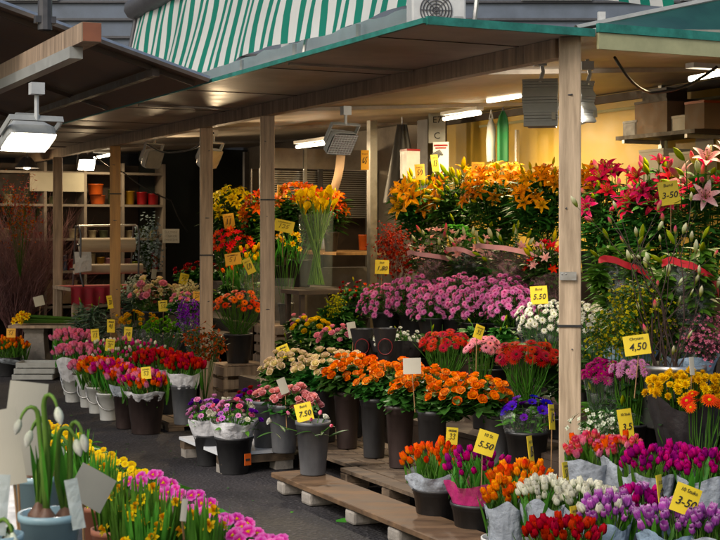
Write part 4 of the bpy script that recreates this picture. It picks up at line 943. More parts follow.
b = MB(); b.box(c+q @ Vector((0, -.008, 12.6*s)), (14*s, .004, 1.7*s), R(-15)); b.box(c+q @ Vector((0, -.008, 10*s)), (11*s, .004, 1.4*s), R(-15)); b.build('heading_bars', [M['p_red']], t)
# green apron and white bag hanging
c = FV(503, 135, 2.7); s = c.y/FPX; t = thing('hanging_apron', 'bright green apron hanging in front of the ochre wall', 'apron', c); M['apron'] = mat('apron_green', (.008, .13, .04), .7, .2, 6, bump=.2); b = MB(); rows = []
for y in range(10):
    w = (1.2+4.6*min(1, math.sqrt(y/2.2)))*s; rows.append([c+Vector((w*math.cos(a), .05*math.sin(a)*min(1, .3+y/6)+.02*math.sin(3*a), (24-5.6*y)*s)) for a in [6.2832*j/18 for j in range(18)]])
b.grid(rows, close=True); b.build('cloth', [M['apron']], t, smooth=True); b = MB(); b.tube([c+Z*24*s, c+Z*34*s], .01, 5); b.build('hanger', [M['metal_dark']], t)
c = FV(491, 140, 2.65); t = thing('hanging_bag', 'white carrier bag hanging left of the green apron', 'bag', c); b = MB(); rows = []
for y in range(9):
    w = (1.+3.6*min(1, math.sqrt(y/2.2)))*s; rows.append([c+Vector((w*math.cos(a)*(1+.1*math.sin(3*a+y)), .06*math.sin(a), (22-5.5*y)*s)) for a in [6.2832*j/16 for j in range(16)]])
b.grid(rows, close=True); M['bag'] = mat('bag_white', (.3, .31, .32), .7, .2, 6, bump=.2); b.build('bag', [M['bag']], t, smooth=True); b = MB(); b.tube([c+Z*21*s+V*.02, c+Z*30*s, c+Z*21*s-V*.02], .006, 5); b.build('handle', [M['cloth_white']], t)
# wall shelf with boxes
ws = thing('wall_shelf', 'cluttered wall shelf with cartons on the ochre wall at the right', 'shelf', FV(650, 135, 2.95))
zs = FV(650, 136, 2.8).z; b = MB(); ua = (FV(636, 0, 2.8)-P0).dot(U); ub = (FV(716, 0, 2.8)-P0).dot(U)
sbox(b, ub, ua, 2.6, 3.0, zs-.03, zs); b.build('board', [M['wood_dark']], ws)
for u in (ua-.1, ub+.1): b = MB(); sbox(b, u-.02, u+.02, 2.96, 3.0, zs-.6, zs+.7); sbox(b, u-.015, u+.015, 2.6, 2.95, zs-.06, zs-.032); b.build('bracket', [M['metal']], ws)
b = MB(); sbox(b, ub+.25, ua-.02, 2.65, 3.0, zs-.42, zs-.39); b.build('lower_board', [M['wood_dark']], ws)
def sbox_thing(name, label, cat, u, v, z, du, dv, dz, m, lidm='stick'):
    t = thing(name, label, cat, S(u, v, z)); b = MB(); sbox(b, u-du/2, u+du/2, v-dv/2, v+dv/2, z+.001, z+dz); b.build('body', [M[m]], t); b = MB(); sbox(b, u-du*.51, u+du*.51, v-dv*.51, v+dv*.51, z+dz+.001, z+dz+.02); b.build('lid', [M[lidm]], t)
um = (ua+ub)/2; RU_ = YAW
sbox_thing('carton', 'big brown carton on the wall shelf', 'box', um+.1, 2.8, zs, .4, .3, .24, 'card', 'wood_dark')
sbox_thing('carton', 'smaller carton with an orange label at the end of the wall shelf', 'box', um-.42, 2.8, zs, .22, .3, .19, 'card', 'p_orange')
sbox_thing('carton', 'pale box file on the lower board of the wall shelf', 'box', um+.12, 2.8, zs-.388, .3, .26, .25, 'white_card', 'white_card')
sbox_thing('carton', 'cream box under the wall shelf beside the pale box file', 'box', um-.22, 2.8, zs-.388, .24, .26, .21, 'creamp' if 'creamp' in M else 'p_creamp', 'white_card')
sbox_thing('carton', 'flat pale box lying between the two brown cartons on the wall shelf', 'box', um-.21, 2.8, zs, .17, .26, .1, 'white_card', 'white_card')
sbox_thing('carton', 'narrow dark box on top of the big brown carton', 'box', um+.12, 2.8, zs+.262, .3, .2, .07, 'wood_dark', 'metal_dark')
for k_, (du_, dz_, lab_) in enumerate(((-.1, -.14, 'white paper sheet pinned to the wall under the shelf, nearer the post'), (-.5, -.12, 'white paper sheet pinned to the wall under the shelf, nearer the edge'))):
    p_ = S(um+du_, 3.012, zs+dz_); t = thing('pinned_paper', lab_, 'paper', p_); b = MB(); b.box(p_, (.004, .21, .28), RU_); b.build('sheet', [M['white_card']], t); b = MB(); b.box(p_+Z*.125-V*.004, (.004, .012, .012), RU_); b.build('pin', [M['p_red']], t)
sbox_thing('toolbox', 'dark tray standing on the left of the wall shelf', 'tray', ua-.12, 2.8, zs, .18, .3, .1, 'metal_dark', 'metal_dark')
# dispenser and small things left of pillar
c = FV(410, 166, 2.2); sbox_thing('soap_dispenser', 'white dispenser with a red cap between upright and pillar', 'dispenser', (c-P0).dot(U), 2.2, c.z-.12, .14, .14, .26, 'lamp_white', 'p_red')
c = FV(402, 160, 2.3); t = thing('bar_stool', 'dark coat hanging on the steel upright', 'coat', c)
t.name = 'hanging_coat'; b = MB(); rows = []
for y in range(8):
    w = .05+.02*y; rows.append([c+Vector((w*math.cos(a), w*.5*math.sin(a)+.01*math.sin(5*a), .35-.11*y)) for a in [6.2832*j/16 for j in range(16)]])
b.grid(rows, close=True); b.build('cloth', [M['black']], t, smooth=True); b = MB(); b.tube([c+Z*.34, c+Z*.5], .008, 5); b.build('hook', [M['metal']], t)
c = FV(342, 170, 2.0); t = thing('hanging_strap', 'long tan cloth hanging in the kiosk opening', 'cloth', c); b = MB(); rows = [[c+Vector((dx+.09*math.sin(y*.3)-.03*y, .02*math.sin(y+dx*30), .3-.09*y)) for dx in (-.05, -.02, .01, .04)] for y in range(9)]
b.grid(rows); b.build('cloth', [M['card']], t, smooth=True); b = MB(); b.tube([c+Z*.29-V*.01, Vector((c.x, c.y, 2.48))], .005, 4); b.build('cord', [M['black']], t)
# cables and small fittings under the roof
for n_, pts, lab in ((0, [S(.3, .5, 2.46), S(.5, .9, 2.3), S(.4, 1.3, 2.46)], 'black cable loop sagging under the roof right of the corner post'), (1, [S(11.0, .5, 2.45), S(11.1, .9, 2.25), S(11, 1.5, 1.9), S(11.1, 1.75, 1.5)], 'black cable hanging beside the far shelving unit'), (2, [S(5.5, .06, 2.36), S(6.5, .1, 2.25), S(7.6, .12, 2.38)], 'thin cable slung along the beam between the grey posts')):
    b = MB(); P = []
    for k in range(len(pts)-1):
        for x in range(6): P.append(pts[k].lerp(pts[k+1], x/6)-Z*.04*math.sin(math.pi*x/6))
    b.tube(P+[pts[-1]], .009, 5); tag(b.build('cable', [M['black']], smooth=True), lab, 'cable')
c = FZ(240, 378, .2)
# green crates and pallets behind the posts
def crate(name, label, c, w, d, h, m, rz=YAW, slats=3, lid=False):
    t = thing(name, label, 'crate', c, 'crates and pallets on the ground'); b = MB(); q = Matrix.Rotation(rz, 3, 'Z')
    for k in range(slats):
        z = h*(k+.5)/slats; hh = h/slats*.72
        for sy in (-1, 1): b.box(c+q @ Vector((0, sy*d/2, z)), (w, .014, hh), rz)
        for sx in (-1, 1): b.box(c+q @ Vector((sx*(w/2-.008), 0, z)), (.014, d-.02, hh), rz)
    b.build('sides', [M[m]], t); b = MB()
    for sx in (-1, 1):
        for sy in (-1, 1): b.box(c+q @ Vector((sx*(w/2-.03), sy*(d/2-.022), h/2)), (.03, .028, h*.99), rz)
    b.box(c+Z*.008, (w-.04, d-.04, .012), rz); b.box(c+Z*(h-.006), (w-.02, d-.04, .012), rz) if lid else None; b.build('corners_and_base', [M['wood_grey' if m != 'green_b' else m]], t)
def pallet(label, c, w, d, h, rz=YAW, top='wood_pallet', solid=False, name='pallet'):
    t = thing(name, label, 'pallet', c, 'crates and pallets on the ground'); q = Matrix.Rotation(rz, 3, 'Z'); b = MB()
    n = max(1, int(d/.11)); 
    if solid: b.box(c+Z*(h-.01), (w, d, .02), rz)
    else:
        for k in range(n): b.box(c+q @ Vector((0, -d/2+d*(k+.5)/n, h-.01)), (w, d/n*.86, .02), rz)
    b.build('deck', [M[top]], t)
    for sx in ((-1, 0, 1) if w > .5 else (-1, 1)):
        b = MB(); b.box(c+q @ Vector((sx*(w/2-.05), 0, h*.62)), (.09, d*.98, h*.36), rz); b.build('bearer', [M['wood_pallet']], t)
    for sx in (-1, 0, 1):
        for sy in (-1, 1):
            b = MB(); b.box(c+q @ Vector((sx*(w/2-.06), sy*(d/2-.07), h*.215)), (.1, .12, h*.42), rz); b.build('block', [M['stone' if solid else 'wood_pallet']], t)
    return t
RU = math.atan2(U.y, U.x)
# plank step, main pallets under the roses
pk = thing('plank_step', 'long bare plank lying on pale blocks along the front of the pallets', 'plank', S(.55, -.9))
b = MB(); b.box(S(.42, -.9, .093), (2.2, .27, .03), RU); o = b.build('plank', [M['wood_plank']], pk); bv = o.modifiers.new('edge', 'BEVEL'); bv.width = .004
for u in (1.4, 1.05, .5, 0., -.5):
    b = MB(); b.box(S(u+rnd.uniform(-.05, .05), -.93, .039), (.13+rnd.uniform(-.02, .04), .2, .074), RU+rnd.uniform(-.15, .15)); o = b.build('block', [M['stone']], pk); bv = o.modifiers.new('edge', 'BEVEL'); bv.width = .015; bv.segments = 2
pallet('slatted pallet carrying the orange rose buckets, end nearest the corner post', S(.75, -.33, .002), 1.15, .72, .135, RU)
pallet('slatted pallet under the cream rose buckets, behind the first rose pallet', S(2.1, -.3, .002), 1.45, .59, .135, RU)
pallet('white topped pallet under the two grey pink rose buckets', S(2.55, -.86, .002), .8, .5, .13, RU, top='cloth_white', solid=True)
pallet('small low pallet under the grey bucket of red tulips', FZ(182, 427, .002), .42, .36, .07, RU)
for k, (px, py, v, lab) in enumerate(((235, 377, .35, 'green crate between the two grey posts, upper one'), (240, 391, .2, 'low green crate in front of the upper green crate'))):
    c = FZ(px, py, .02); c.z = .003; crate('green_crate', lab, c, .5, .36, .14, 'green_b')
c = FV(300, 320, .9); 
crate('wooden_crate', 'weathered wooden crate standing behind the yellow roses', S(5.68, .84, .003), .5, .44, .4, 'wood_grey', slats=4)
crate('wooden_crate', 'wooden crate stacked on top of the weathered one behind the yellow roses', S(5.68, .84, .405), .48, .42, .26, 'wood_grey', slats=3, lid=True)
crate('wooden_crate', 'wooden crate under the black tub of orange gerberas', S(5.65, .35, .003), .42, .36, .335, 'wood_grey', slats=3, lid=True)
# pedestal with daffodils lying across it, stack of trays
c = FZ(36, 372, 0); pd = thing('pedestal', 'pale square pedestal carrying a board of cut daffodils', 'pedestal', c)
b = MB(); rows = []
for z, w in ((.003, .3), (.03, .3), (.06, .27), (.42, .2), (.45, .22), (.48, .22)): rows.append([c+Vector((x*w/2, y*w/2, z)) for x, y in ((-1, -1), (1, -1), (1, 1), (-1, 1))])
b.grid(rows, close=True); b.build('column', [M['stone']], pd); b = MB(); b.box(c+Vector((.12, 0, .495)), (.75, .36, .03)); b.build('board', [M['wood_grey']], pd)
dt = c+Vector((.1, -.02, .53)); t = thing('daffodil_bunch', 'yellow cut daffodils lying on the pedestal board with their stems pointing right', 'daffodils', dt, 'bunches of daffodils'); b = MB(); me = daffodil()
for i in range(30):
    y = rnd.uniform(-.13, .13); z = rnd.uniform(0, .09); e = dt+Vector((-.22+rnd.uniform(-.1, .07), y*1.1, z+.01)); o = link('bloom', me, t)
    o.matrix_basis = Matrix.LocRotScale(e-dt, toward(Vector((-.6+rnd.uniform(-.4, .6), -.7, .6+rnd.uniform(-.4, .4))), i).to_quaternion(), Vector((1.,)*3))
for i in range(70):
    y = rnd.uniform(-.13, .13); z = rnd.uniform(0, .08); b.tube([dt+Vector((-.2, y, z)), dt+Vector((.1, y*.9, z*.8)), dt+Vector((.38+rnd.uniform(-.05, .06), y*.7, z*.6))], .0055, 4)
b.build('stems', [M['leaf_light']], t, smooth=True)
for k in range(3):
    c2 = FZ(38, 378, 0)+Z*(.003+.06*k)+Vector((.02*k, 0, 0)); c2.y += -.1; t = thing('white_tray', f'{("lowest", "middle", "topmost")[k]} of the white trays stacked before the pedestal', 'tray', c2, 'white trays stacked on the asphalt'); b = MB(); b.box(c2+Z*.02, (.4, .3, .012)); 
    for sx in (-1, 1): b.box(c2+Vector((sx*.2, 0, .032)), (.015, .3, .05)); b.box(c2+Vector((0, sx*.15, .032)), (.4, .015, .049))
    b.build('tray', [M['lamp_grey']], t)
# leaves fallen on the asphalt
for px, py, lab in ((305, 498, 'fallen green leaf on the asphalt before the plank'), (336, 521, 'larger fallen leaf on the asphalt near the bottom edge'), (408, 535, 'fallen stalk at the plank end')):
    c = FZ(px, py, .005); b = MB(); leaf(b, c, (1, rnd.uniform(-.4, .4), .05), .13, .035, .1, fold=.2); tag(b.build('fallen_leaf', [M['leaf_light']], smooth=True), lab, 'leaf', 'fallen leaves')
kind('dk', 'foliage_bunch', 'greenery', [bud('bud_green')], .05, up=.8, cam=.3, cover=.1, leaves=(420, .1, .04, 'leaf', 'side'), group='bunches of greenery', nmax=6, bs=.5)
pm('rust', '8c4018', 'a85020')
# ================================================================ the flowers
# rose row on the pallets
for px, y0, bkk, lab, kd, bx, w in ((347, 448, 'brown', 'orange edged yellow roses right beside the cream roses', 'ro', 358, 60), (374, 457, 'black', 'orange edged yellow roses, second from the cream roses', 'ro', 396, 70), (400, 467, 'brown', 'orange edged yellow roses, third from the cream roses', 'ro', 430, 70), (432, 474, 'black', 'orange edged yellow roses leaning over towards the anemones', 'ro', 470, 78)):
    f = FZ(px, y0, .14); B(lab, kd, bx, {358: 372, 396: 378, 430: 386, 470: 394}[bx], w, 36, Y=f.y, z0=.14, hb=.36, rb=.085, bk=bkk, base=(f.x, f.y), n=52)
B('cream roses with blush edges, left of the orange roses', 'rc', 325, 368, 58, 34, Y=9.1, z0=.14, hb=.36, bk='black', rb=.09, n=46)
B('cream and pale green roses near the grey post', 'rc', 289, 367, 54, 32, Y=9.5, z0=.14, hb=.36, bk='grey', rb=.09, n=44)
B('cream roses tucked behind the orange roses', 'rc', 352, 365, 40, 22, Y=9.3, z0=.14, hb=.34, bk='black', rb=.09, n=28)
B('blush pink roses beside the ranunculus on the white pallet', 'rp', 272, 404, 40, 32, Y=9.0, z0=.13, hb=.3, bk='grey', rb=.1, base=tuple(FZ(266, 447, .13).xy), n=30)
B('salmon pink roses in the grey bucket behind the lone bucket', 'rp', 296, 403, 44, 32, Y=8.7, z0=.13, hb=.3, bk='grey', rb=.1, base=tuple(FZ(284, 452, .13).xy), n=32)
f = FZ(313, 474, .11)
B('few white lisianthus drooping out of the lone grey bucket', 'sn', 307, 420, 66, 16, Y=f.y, z0=.11, hb=.305, bk='grey', rb=.1, base=tuple(f.xy), blabel='lone grey bucket with a yellow price card on the plank end')
# black buckets on the asphalt
for px, y0, w, bx, by, lab, kd, wr in ((209, 465, .098, 208, 410, 'pink and purple sweet peas in the left black bucket', 'mx', 'paper_w'), (234, 473, .12, 234, 412, 'pink and purple sweet peas in the stickered black bucket', 'mx', 'paper_w')):
    f = FZ(px, y0, 0); B(lab, kd, bx, by, 50 if px > 220 else 40, 30, Y=f.y, bk='black', hb=.23 if px > 220 else .2, rb=w, base=tuple(f.xy), wr=wr, wtop=.3, wr1=.98, n=36)
B('dark red and violet ranunculus behind the black buckets', 'ham', 256, 397, 40, 22, Y=9.9, bk='black', hb=.3, rb=.1, n=24)
f = FZ(248, 459, .12); b = MB(); b.box(f+Vector((0, -.02, 0)), (.045, .006, .07), R(38)); st = thing('sticker', 'orange sticker on the side of the right black bucket', 'sticker', f); b.build('label', [M['p_orange']], st); b = MB(); b.box(f+Vector((0, -.024, 0)), (.03, .004, .012), R(38)); b.build('mark', [M['ink']], st)
# second row: gerberas, small roses
B('yellow roses in front of the wooden crates', 'ry', 311, 328, 36, 22, v=.5, hb=.3, n=16)
B('pale pink roses beside the yellow roses', 'rb', 338, 338, 46, 30, v=.45, hb=.28, n=20)
B('mauve roses just left of the yellow roses', 'rb', 300, 322, 22, 16, v=.56, hb=.2, n=8, bs=.6)
B('tiny white spray chrysanthemums in black paper cones', 'mw', 396, 337, 56, 20, v=.42, hb=.26, n=60, bs=.5, wr='paper_dark', wr1=1.05)
M['ring'] = mat('dull_red', (.2, .015, .02), .5, .2)
for px, lab in ((362, 'left black paper cone marked with a red ring'), (385, 'right black paper cone marked with a red ring')):
    c = FV(px, 343, .2); s = c.y/FPX; t = thing('paper_cone', lab, 'paper cone', c-Z*.13, 'black paper cones'); b = MB()
    b.lathe([(.03, -.13), (.06, -.02), (.085, .1)], 20, c); b.lathe([(.08, .1), (.055, -.02), (.027, -.13)], 20, c); b.build('cone', [M['paper_dark']], t, smooth=True)
    b = MB(); q = Matrix.Rotation(R(-8), 3, 'Z'); b.tube([c+Vector((.048*math.cos(a), -.068-.02*math.sin(a), .0+.055*math.sin(a)-.02)) for a in [6.2832*j/20 for j in range(21)]], .003, 5); b.build('red_ring', [M['ring']], t)
B('deep red germini standing in the middle of the second row', 'gr', 446, 343, 54, 26, v=.35, hb=.24, n=40, bs=.66)
B('pink and peach gerberas beside the deep red germini', 'gp', 482, 346, 34, 26, v=.3, hb=.22, n=20, bs=.62)
B('bright red gerberas just left of the corner post', 'gr', 526, 355, 66, 28, v=.25, hb=.24, n=48, bs=.74)
B('violet blue anemones in clear film left of the corner post', 'an', 527, 408, 50, 26, Y=7.7, z0=.14, hb=.27, bk='black', rb=.12, wr='clear', wr1=1.1)
B('small orange roses beside the anemones', 'ro', 497, 398, 30, 20, Y=7.9, z0=.14, hb=.33, bk='grey', n=12, bs=.7)
# chrysanthemum row
for i, (px, py, v_, lab) in enumerate(((386, 300, 1.16, 'leftmost front bunch of the pink chrysanthemums'), (414, 292, 1.28, 'pink chrysanthemums at the back left of the long pink mass'), (434, 302, 1.14, 'second front bunch of the pink chrysanthemums'), (458, 291, 1.28, 'pink chrysanthemums at the back middle of the long pink mass'), (476, 303, 1.14, 'third front bunch of the pink chrysanthemums'), (502, 292, 1.28, 'pink chrysanthemums at the back right of the long pink mass'), (512, 303, 1.12, 'rightmost front bunch of the pink chrysanthemums'))):
    B(lab, 'mp', px, py, 54, 40, v=v_, hb=.18, n=100, bs=.84)
for px, py, v_, w, lab in ((420, 338, .7, 70, 'dark leafy greenery behind the deep red germini'), (490, 332, .72, 70, 'dark leafy greenery between white and pink chrysanthemums'), (340, 310, .95, 50, 'dark leafy greenery behind the pale pink roses'), (300, 345, .3, 50, 'dark leafy greenery left of the pale pink roses'), (560, 350, .5, 50, 'dark leafy greenery beside the bright red gerberas')):
    B(lab, 'dk', px, py, w, 30, v=v_, hb=.12, n=6)
B('white chrysanthemums left of the corner post', 'mw', 546, 317, 62, 36, v=.8, hb=.2, n=84, bs=.72, wr='clear')
B('white chrysanthemums right of the corner post', 'mw', 592, 318, 48, 36, v=.75, hb=.2, n=66, bs=.72, wr='clear')
B('bicolour small bouquet of red and white buds wrapped in film', 'bs', 357, 292, 42, 26, v=1.15, hb=.14, wr='clear', wtop=.2, n=46, bs=.45)
spray('wax_flower_bunch', 'dried yellow sprigs below the red and white bouquet', 'sprigs', 'mimosa', FV(336, 308, .9), .22, .24, 260, .006, .48)
# wrapped bouquets with pink bands
spray('wax_flower_bunch', 'dusky red waxflower cloud left of the wrapped bouquets', 'waxflowers', 'berry', FV(398, 250, 1.58), .46, .5, 900, .0095, .9, stem='twig_red', leaves=.12, lm='leaf_dark', group='clouds of tiny flowers')
B('leftmost wrapped bouquet of pink alstroemeria with a pink band', 'bp', 436, 248, 52, 44, v=1.5, hb=.12, wr='clear_pink', wtop=.35, ribbon='band_pink', lean=.0, n=30)
B('pale cream bouquet with a wide salmon band', 'bp', 472, 250, 46, 40, v=1.55, hb=.12, wr='clear', wtop=.5, ribbon='band_pink', n=26)
B('green and white bouquet with a rosy band in pink film', 'bg', 510, 250, 62, 46, v=1.5, hb=.12, wr='clear_pink', wtop=.6, ribbon='band_pink', n=22)
B('red and yellow budded bouquet touching the corner post', 'bc', 549, 258, 42, 46, v=1.45, hb=.12, wr='clear_pink', wtop=.2, n=24)
# lilies at the back
B('green budded lilies at the left end of the lily row', 'lgc', 418, 196, 50, 44, v=1.95, hb=.16, n=46)
B('yellow budded lilies beside the green ones', 'lg', 458, 191, 50, 46, v=1.98, hb=.16, n=50)
B('open orange lilies in the middle of the lily row', 'lo', 500, 187, 64, 48, v=1.92, hb=.16, n=58)
B('open orange lilies nearest the corner post', 'lo', 543, 187, 60, 50, v=1.88, hb=.16, n=58)
B('orange lilies showing right of the corner post', 'lo', 590, 183, 30, 28, v=1.95, hb=.16, n=20)
B('dark green lily foliage under the orange lilies', 'bl', 485, 222, 130, 34, v=1.9, hb=.1, n=3, lf=2.0)
# right of the post
B('deep pink open lilies right of the corner post', 'lp', 612, 195, 56, 74, v=1.3, hb=.2, n=34)
B('crimson lilies under the yellow 3-50 card', 'lp', 655, 188, 52, 66, v=1.3, hb=.2, n=32)
B('pale pink budded lilies against the right edge', 'lw', 702, 180, 58, 66, v=1.25, hb=.2, n=26)
def blue_sleeve(root):
    p = Vector(root.location); wrap(root, p+Z*.12, p+Z*.33, .07, .15, 'paper_blue', name='paper_sleeve')
_b = B('leafy green bouquet with a red ribbon and blue sleeve', 'bl', 630, 252, 66, 46, v=.7, hb=.16, wr='clear', wtop=-.1, ribbon='band_red', wr1=.8, lf=1.6)
blue_sleeve(_b)
_b = B('second leafy bouquet with red ribbon beside the magnolia', 'bl', 690, 254, 60, 44, v=.7, hb=.16, wr='clear', wtop=-.1, ribbon='band_red', wr1=.8, lf=1.6)
blue_sleeve(_b)
c = FV(640, 322, .45); 
spray('solidago_bunch', 'feathery yellow green sprays behind the 4,50 card', 'goldenrod', 'mimosa', c, .42, .46, 800, .007, .28, leaves=1.6, lm='leaf', group='clouds of tiny flowers')
spray('solidago_bunch', 'feathery yellow green sprays left of the galvanised tub', 'goldenrod', 'mimosa', FV(612, 335, .4), .3, .34, 420, .006, .28, leaves=.7, lm='leaf', group='clouds of tiny flowers')
c = FV(672, 335, .55); t = jar('zinc_tub', 'pale galvanised tub holding the magnolia branches', 'tub', Vector((c.x, c.y, .48)), .17, .33, 'metal')
t = jar('zinc_tub', 'second pale tub behind the corner post under the ribbon bouquets', 'tub', Vector((FV(628, 335, .62).x, FV(628, 335, .62).y, .48)), .12, .3, 'metal')
spray('heather_bunch', 'airy dusty pink sprigs at the right edge', 'sprigs', 'wax_pink', FV(708, 336, .75), .3, .3, 700, .006, .48, stem='twig', group='clouds of tiny flowers')
twigs('magnolia_branches', 'bare magnolia branches with fat cream buds at the right edge', 'branches', Vector((FV(676, 330, .55).x, FV(676, 330, .55).y, .5)), 1.1, .45, 7, 'twig', 2, .0085, buds=([bud('mag_bud', 1), bud('bud_pink', 1), bud('mag_bud'), bud('bud_white', 1)], .66, 44), nb=2, lean=(-.05, -.1, 0))
B('magenta chrysanthemums behind the ochre yellow ones', 'mm', 603, 371, 40, 24, v=.3, hb=.2, n=46, wr='clear')
B('lilac spray chrysanthemums in clear film', 'ml', 646, 377, 36, 18, v=.5, hb=.2, n=54, wr='clear')
B('lilac pink chrysanthemums beside the magenta ones', 'ml', 632, 368, 40, 18, v=.35, hb=.2, n=40)
B('ochre yellow button chrysanthemums at the right edge', 'py', 686, 387, 78, 36, Y=6.9, z0=.002, hb=.34, bk='black', n=98, wr='paper_dark', wtop=.15)
B('red and yellow gerberas below the button chrysanthemums', 'gb', 704, 404, 42, 26, Y=6.65, z0=.002, hb=.34, bk='black', bs=.75, n=9)
spray('gypsophila_bunch', 'tiny white flowers in leafy green behind the 3-50 card', 'tiny flowers', 'gyp', FZ(602, 425, .55), .3, .16, 150, .008, .0, leaves=1.6, lm='leaf', group='clouds of tiny flowers')
B('green leafy bunch in clear film between post and chrysanthemums', 'bl', 615, 405, 60, 40, Y=7.4, z0=.002, hb=.3, wr='clear', lf=.5, wr1=.9)
# tulips on the front bench
f = FZ(437, 530, 0.02)
B('coral tulips in the front black bucket on the plank end', 'tc', 436, 460, 62, 30, Y=f.y, bk='black', hb=.23, rb=.122, base=tuple(f.xy), z0=.004, wr='paper', wtop=.1, wr1=.95, n=40)
B('magenta tulips in a flared magenta film', 'tm', 477, 468, 60, 34, Y=6.65, bk='black', hb=.22, rb=.125, wr='film_mag', wtop=.1, wr1=1.02, n=34)
T = [('flame orange tulips in grey paper', 'to', 521, 482, 60, 34, 6.2, 'paper', 32), ('orange tulips leaning left in front of the flame ones', 'to', 505, 497, 40, 32, 5.95, 'paper', 20),
     ('white tulips in grey paper at the left', 'tw', 547, 494, 52, 30, 5.85, 'paper', 34), ('white tulips in grey paper at the right', 'tw', 586, 500, 56, 28, 5.8, 'paper', 36),
     ('soft pink and apricot tulips leaning on the corner post', 'tp', 590, 452, 50, 28, 6.75, 'paper', 32), ('pink and apricot tulips under the 3-50 card', 'tp', 622, 452, 46, 28, 6.7, 'paper', 30),
     ('magenta tulips in grey paper, third from the corner post', 'tm', 648, 465, 54, 32, 6.45, 'paper', 34), ('magenta tulips in grey paper against the right edge', 'tm', 703, 468, 50, 38, 6.3, 'paper', 34), ('magenta tulips between two grey sleeves', 'tm', 676, 462, 40, 28, 6.6, 'paper', 22),
     ('purple and lilac mixed tulips in bluish paper', 'tl', 606, 515, 50, 30, 5.5, 'paper_blue', 32), ('violet mixed tulips behind the lilac ones', 'tmix', 640, 505, 46, 30, 5.65, 'paper', 28), ('lilac tulips filling the lower right', 'tv', 668, 524, 60, 30, 5.35, 'paper_blue', 36), ('lilac tulips in the bottom right corner', 'tv', 708, 528, 44, 28, 5.3, 'paper', 26),
     ('dark red tulips at the bottom edge', 'tr', 562, 535, 72, 24, 5.35, 'paper_w', 40)]
for lab, kd, px, py, w, h, Y, wr, n in T:
    B(lab, kd, px, py, w, h, Y=Y, bk='white' if Y < 6.3 else 'grey', hb=.2, rb=.1, z0=.003, wr=wr, wtop=.42, wr1=1.0, n=int(n*1.35), wr0=.06)
# ---------------- between the grey posts
B('pale yellow lilies behind the left grey post', 'ly', 232, 205, 46, 36, v=1.2, z0=.98, hb=.2, n=46)
B('coral orange lilies half behind the second grey post', 'lc', 258, 212, 30, 40, v=1.15, z0=.98, hb=.2, n=34)
B('coral orange lilies above the yellow callas', 'lc', 300, 198, 56, 26, v=1.2, z0=.98, hb=.26, n=46)
B('coral red alstroemeria under the pale yellow lilies', 'ar', 231, 243, 42, 30, v=.85, z0=.66, hb=.26, n=58)
B('yellow tulips with narrow buds left of the second grey post', 'ty', 252, 262, 30, 34, v=.7, z0=.66, hb=.2, n=18, wr='clear', bs=.95)
B('orange parrot tulips beside the yellow ones', 'tc', 236, 272, 24, 22, v=.7, z0=.66, hb=.18, n=12)
B('bright orange gerberas in the black tub between the posts', 'go', 238, 304, 54, 30, v=.35, z0=.34, hb=.26, n=40, bs=.66)
B('tall yellow lilies behind the top of the second grey post', 'ly', 281, 214, 34, 34, v=1.1, z0=.98, hb=.2, n=34)
B('tall coral and orange lilies right of the glass vase', 'lc', 331, 204, 26, 30, v=1.85, z0=1.302, hb=.2, n=26)
B('dark leafy greenery under the orange parrot tulips', 'dk', 243, 288, 50, 26, v=.8, z0=.66, hb=.1, n=6)
B('dark leafy greenery between carnations and gerberas', 'dk', 196, 330, 44, 26, v=.45, z0=.55, hb=.1, n=6)
B('red roses behind the left grey post', 'rr', 203, 271, 54, 18, v=1.0, z0=.66, hb=.28, n=28)
B('yellow daffodils in a glass vase behind the second grey post', 'da', 286, 240, 26, 30, v=.8, z0=.66, hb=.2, n=14, bs=.9)
def vase(label, c, z0, r, h, n):
    t = thing('glass_vase', label, 'vase', Vector((c.x, c.y, z0)), 'glass vases'); p = Vector((c.x, c.y, z0)); b = MB()
    b.lathe([(.001, .0), (r*.9, .0), (r*.92, .02), (r, h), (r*.96, h), (r*.87, .03), (.001, .03)], 24, p); b.build('glass', [M['glass']], t, smooth=True); return t
c = FV(316, 240, .9); vase('tall glass vase with long calla stems showing through', c, 1.0, .155, .66, 0)
cc = thing('calla_bunch', 'yellow calla lilies standing in the tall glass vase', 'calla lilies', Vector((c.x, c.y, 1.03)), 'bunches of calla lilies'); b = MB(); zt_ = FV(316, 196, .9).z
for i in range(26):
    a = i*2.4; r = .03+.12*rnd.random(); e = Vector((c.x+r*math.cos(a)*1.35, c.y+r*math.sin(a), zt_-.06+rnd.uniform(-.12, .06)))
    s_ = Vector((c.x-.07*math.cos(a+.8), c.y-.07*math.sin(a+.8), 1.04)); b.tube([s_, s_.lerp(e, .5)+Vector((.05*math.cos(a+2), .05*math.sin(a+2), 0)), e], .007, 6)
    o = link('bloom', calla('calla'), cc); o.matrix_basis = Matrix.LocRotScale(e-Vector(cc.location)-Z*.01, toward((rnd.uniform(-.35, .35), rnd.uniform(-.5, .1), 1), i).to_quaternion(), Vector((.88,)*3))
b.build('stems', [M['pale_stem']], cc, smooth=True)
sv = thing('vase_stand', 'low wooden stand under the tall glass vase', 'stand', Vector((c.x, c.y, .0))); b = MB(); b.box(Vector((c.x, c.y, .98)), (.5, .4, .035), YAW); b.build('top', [M['wood_dark']], sv)
for sx in (-1, 1):
    for sy in (-1, 1): b = MB(); p = Vector((c.x, c.y, 0))+V*.2*sx+U*.15*sy; b.box(p+Z*.48, (.04, .04, .955), YAW); b.build('leg', [M['wood_dark']], sv)
c = FV(283, 262, .75); vase('shorter glass vase of daffodil stems behind the second grey post', c, .667, .1, .42, 0)
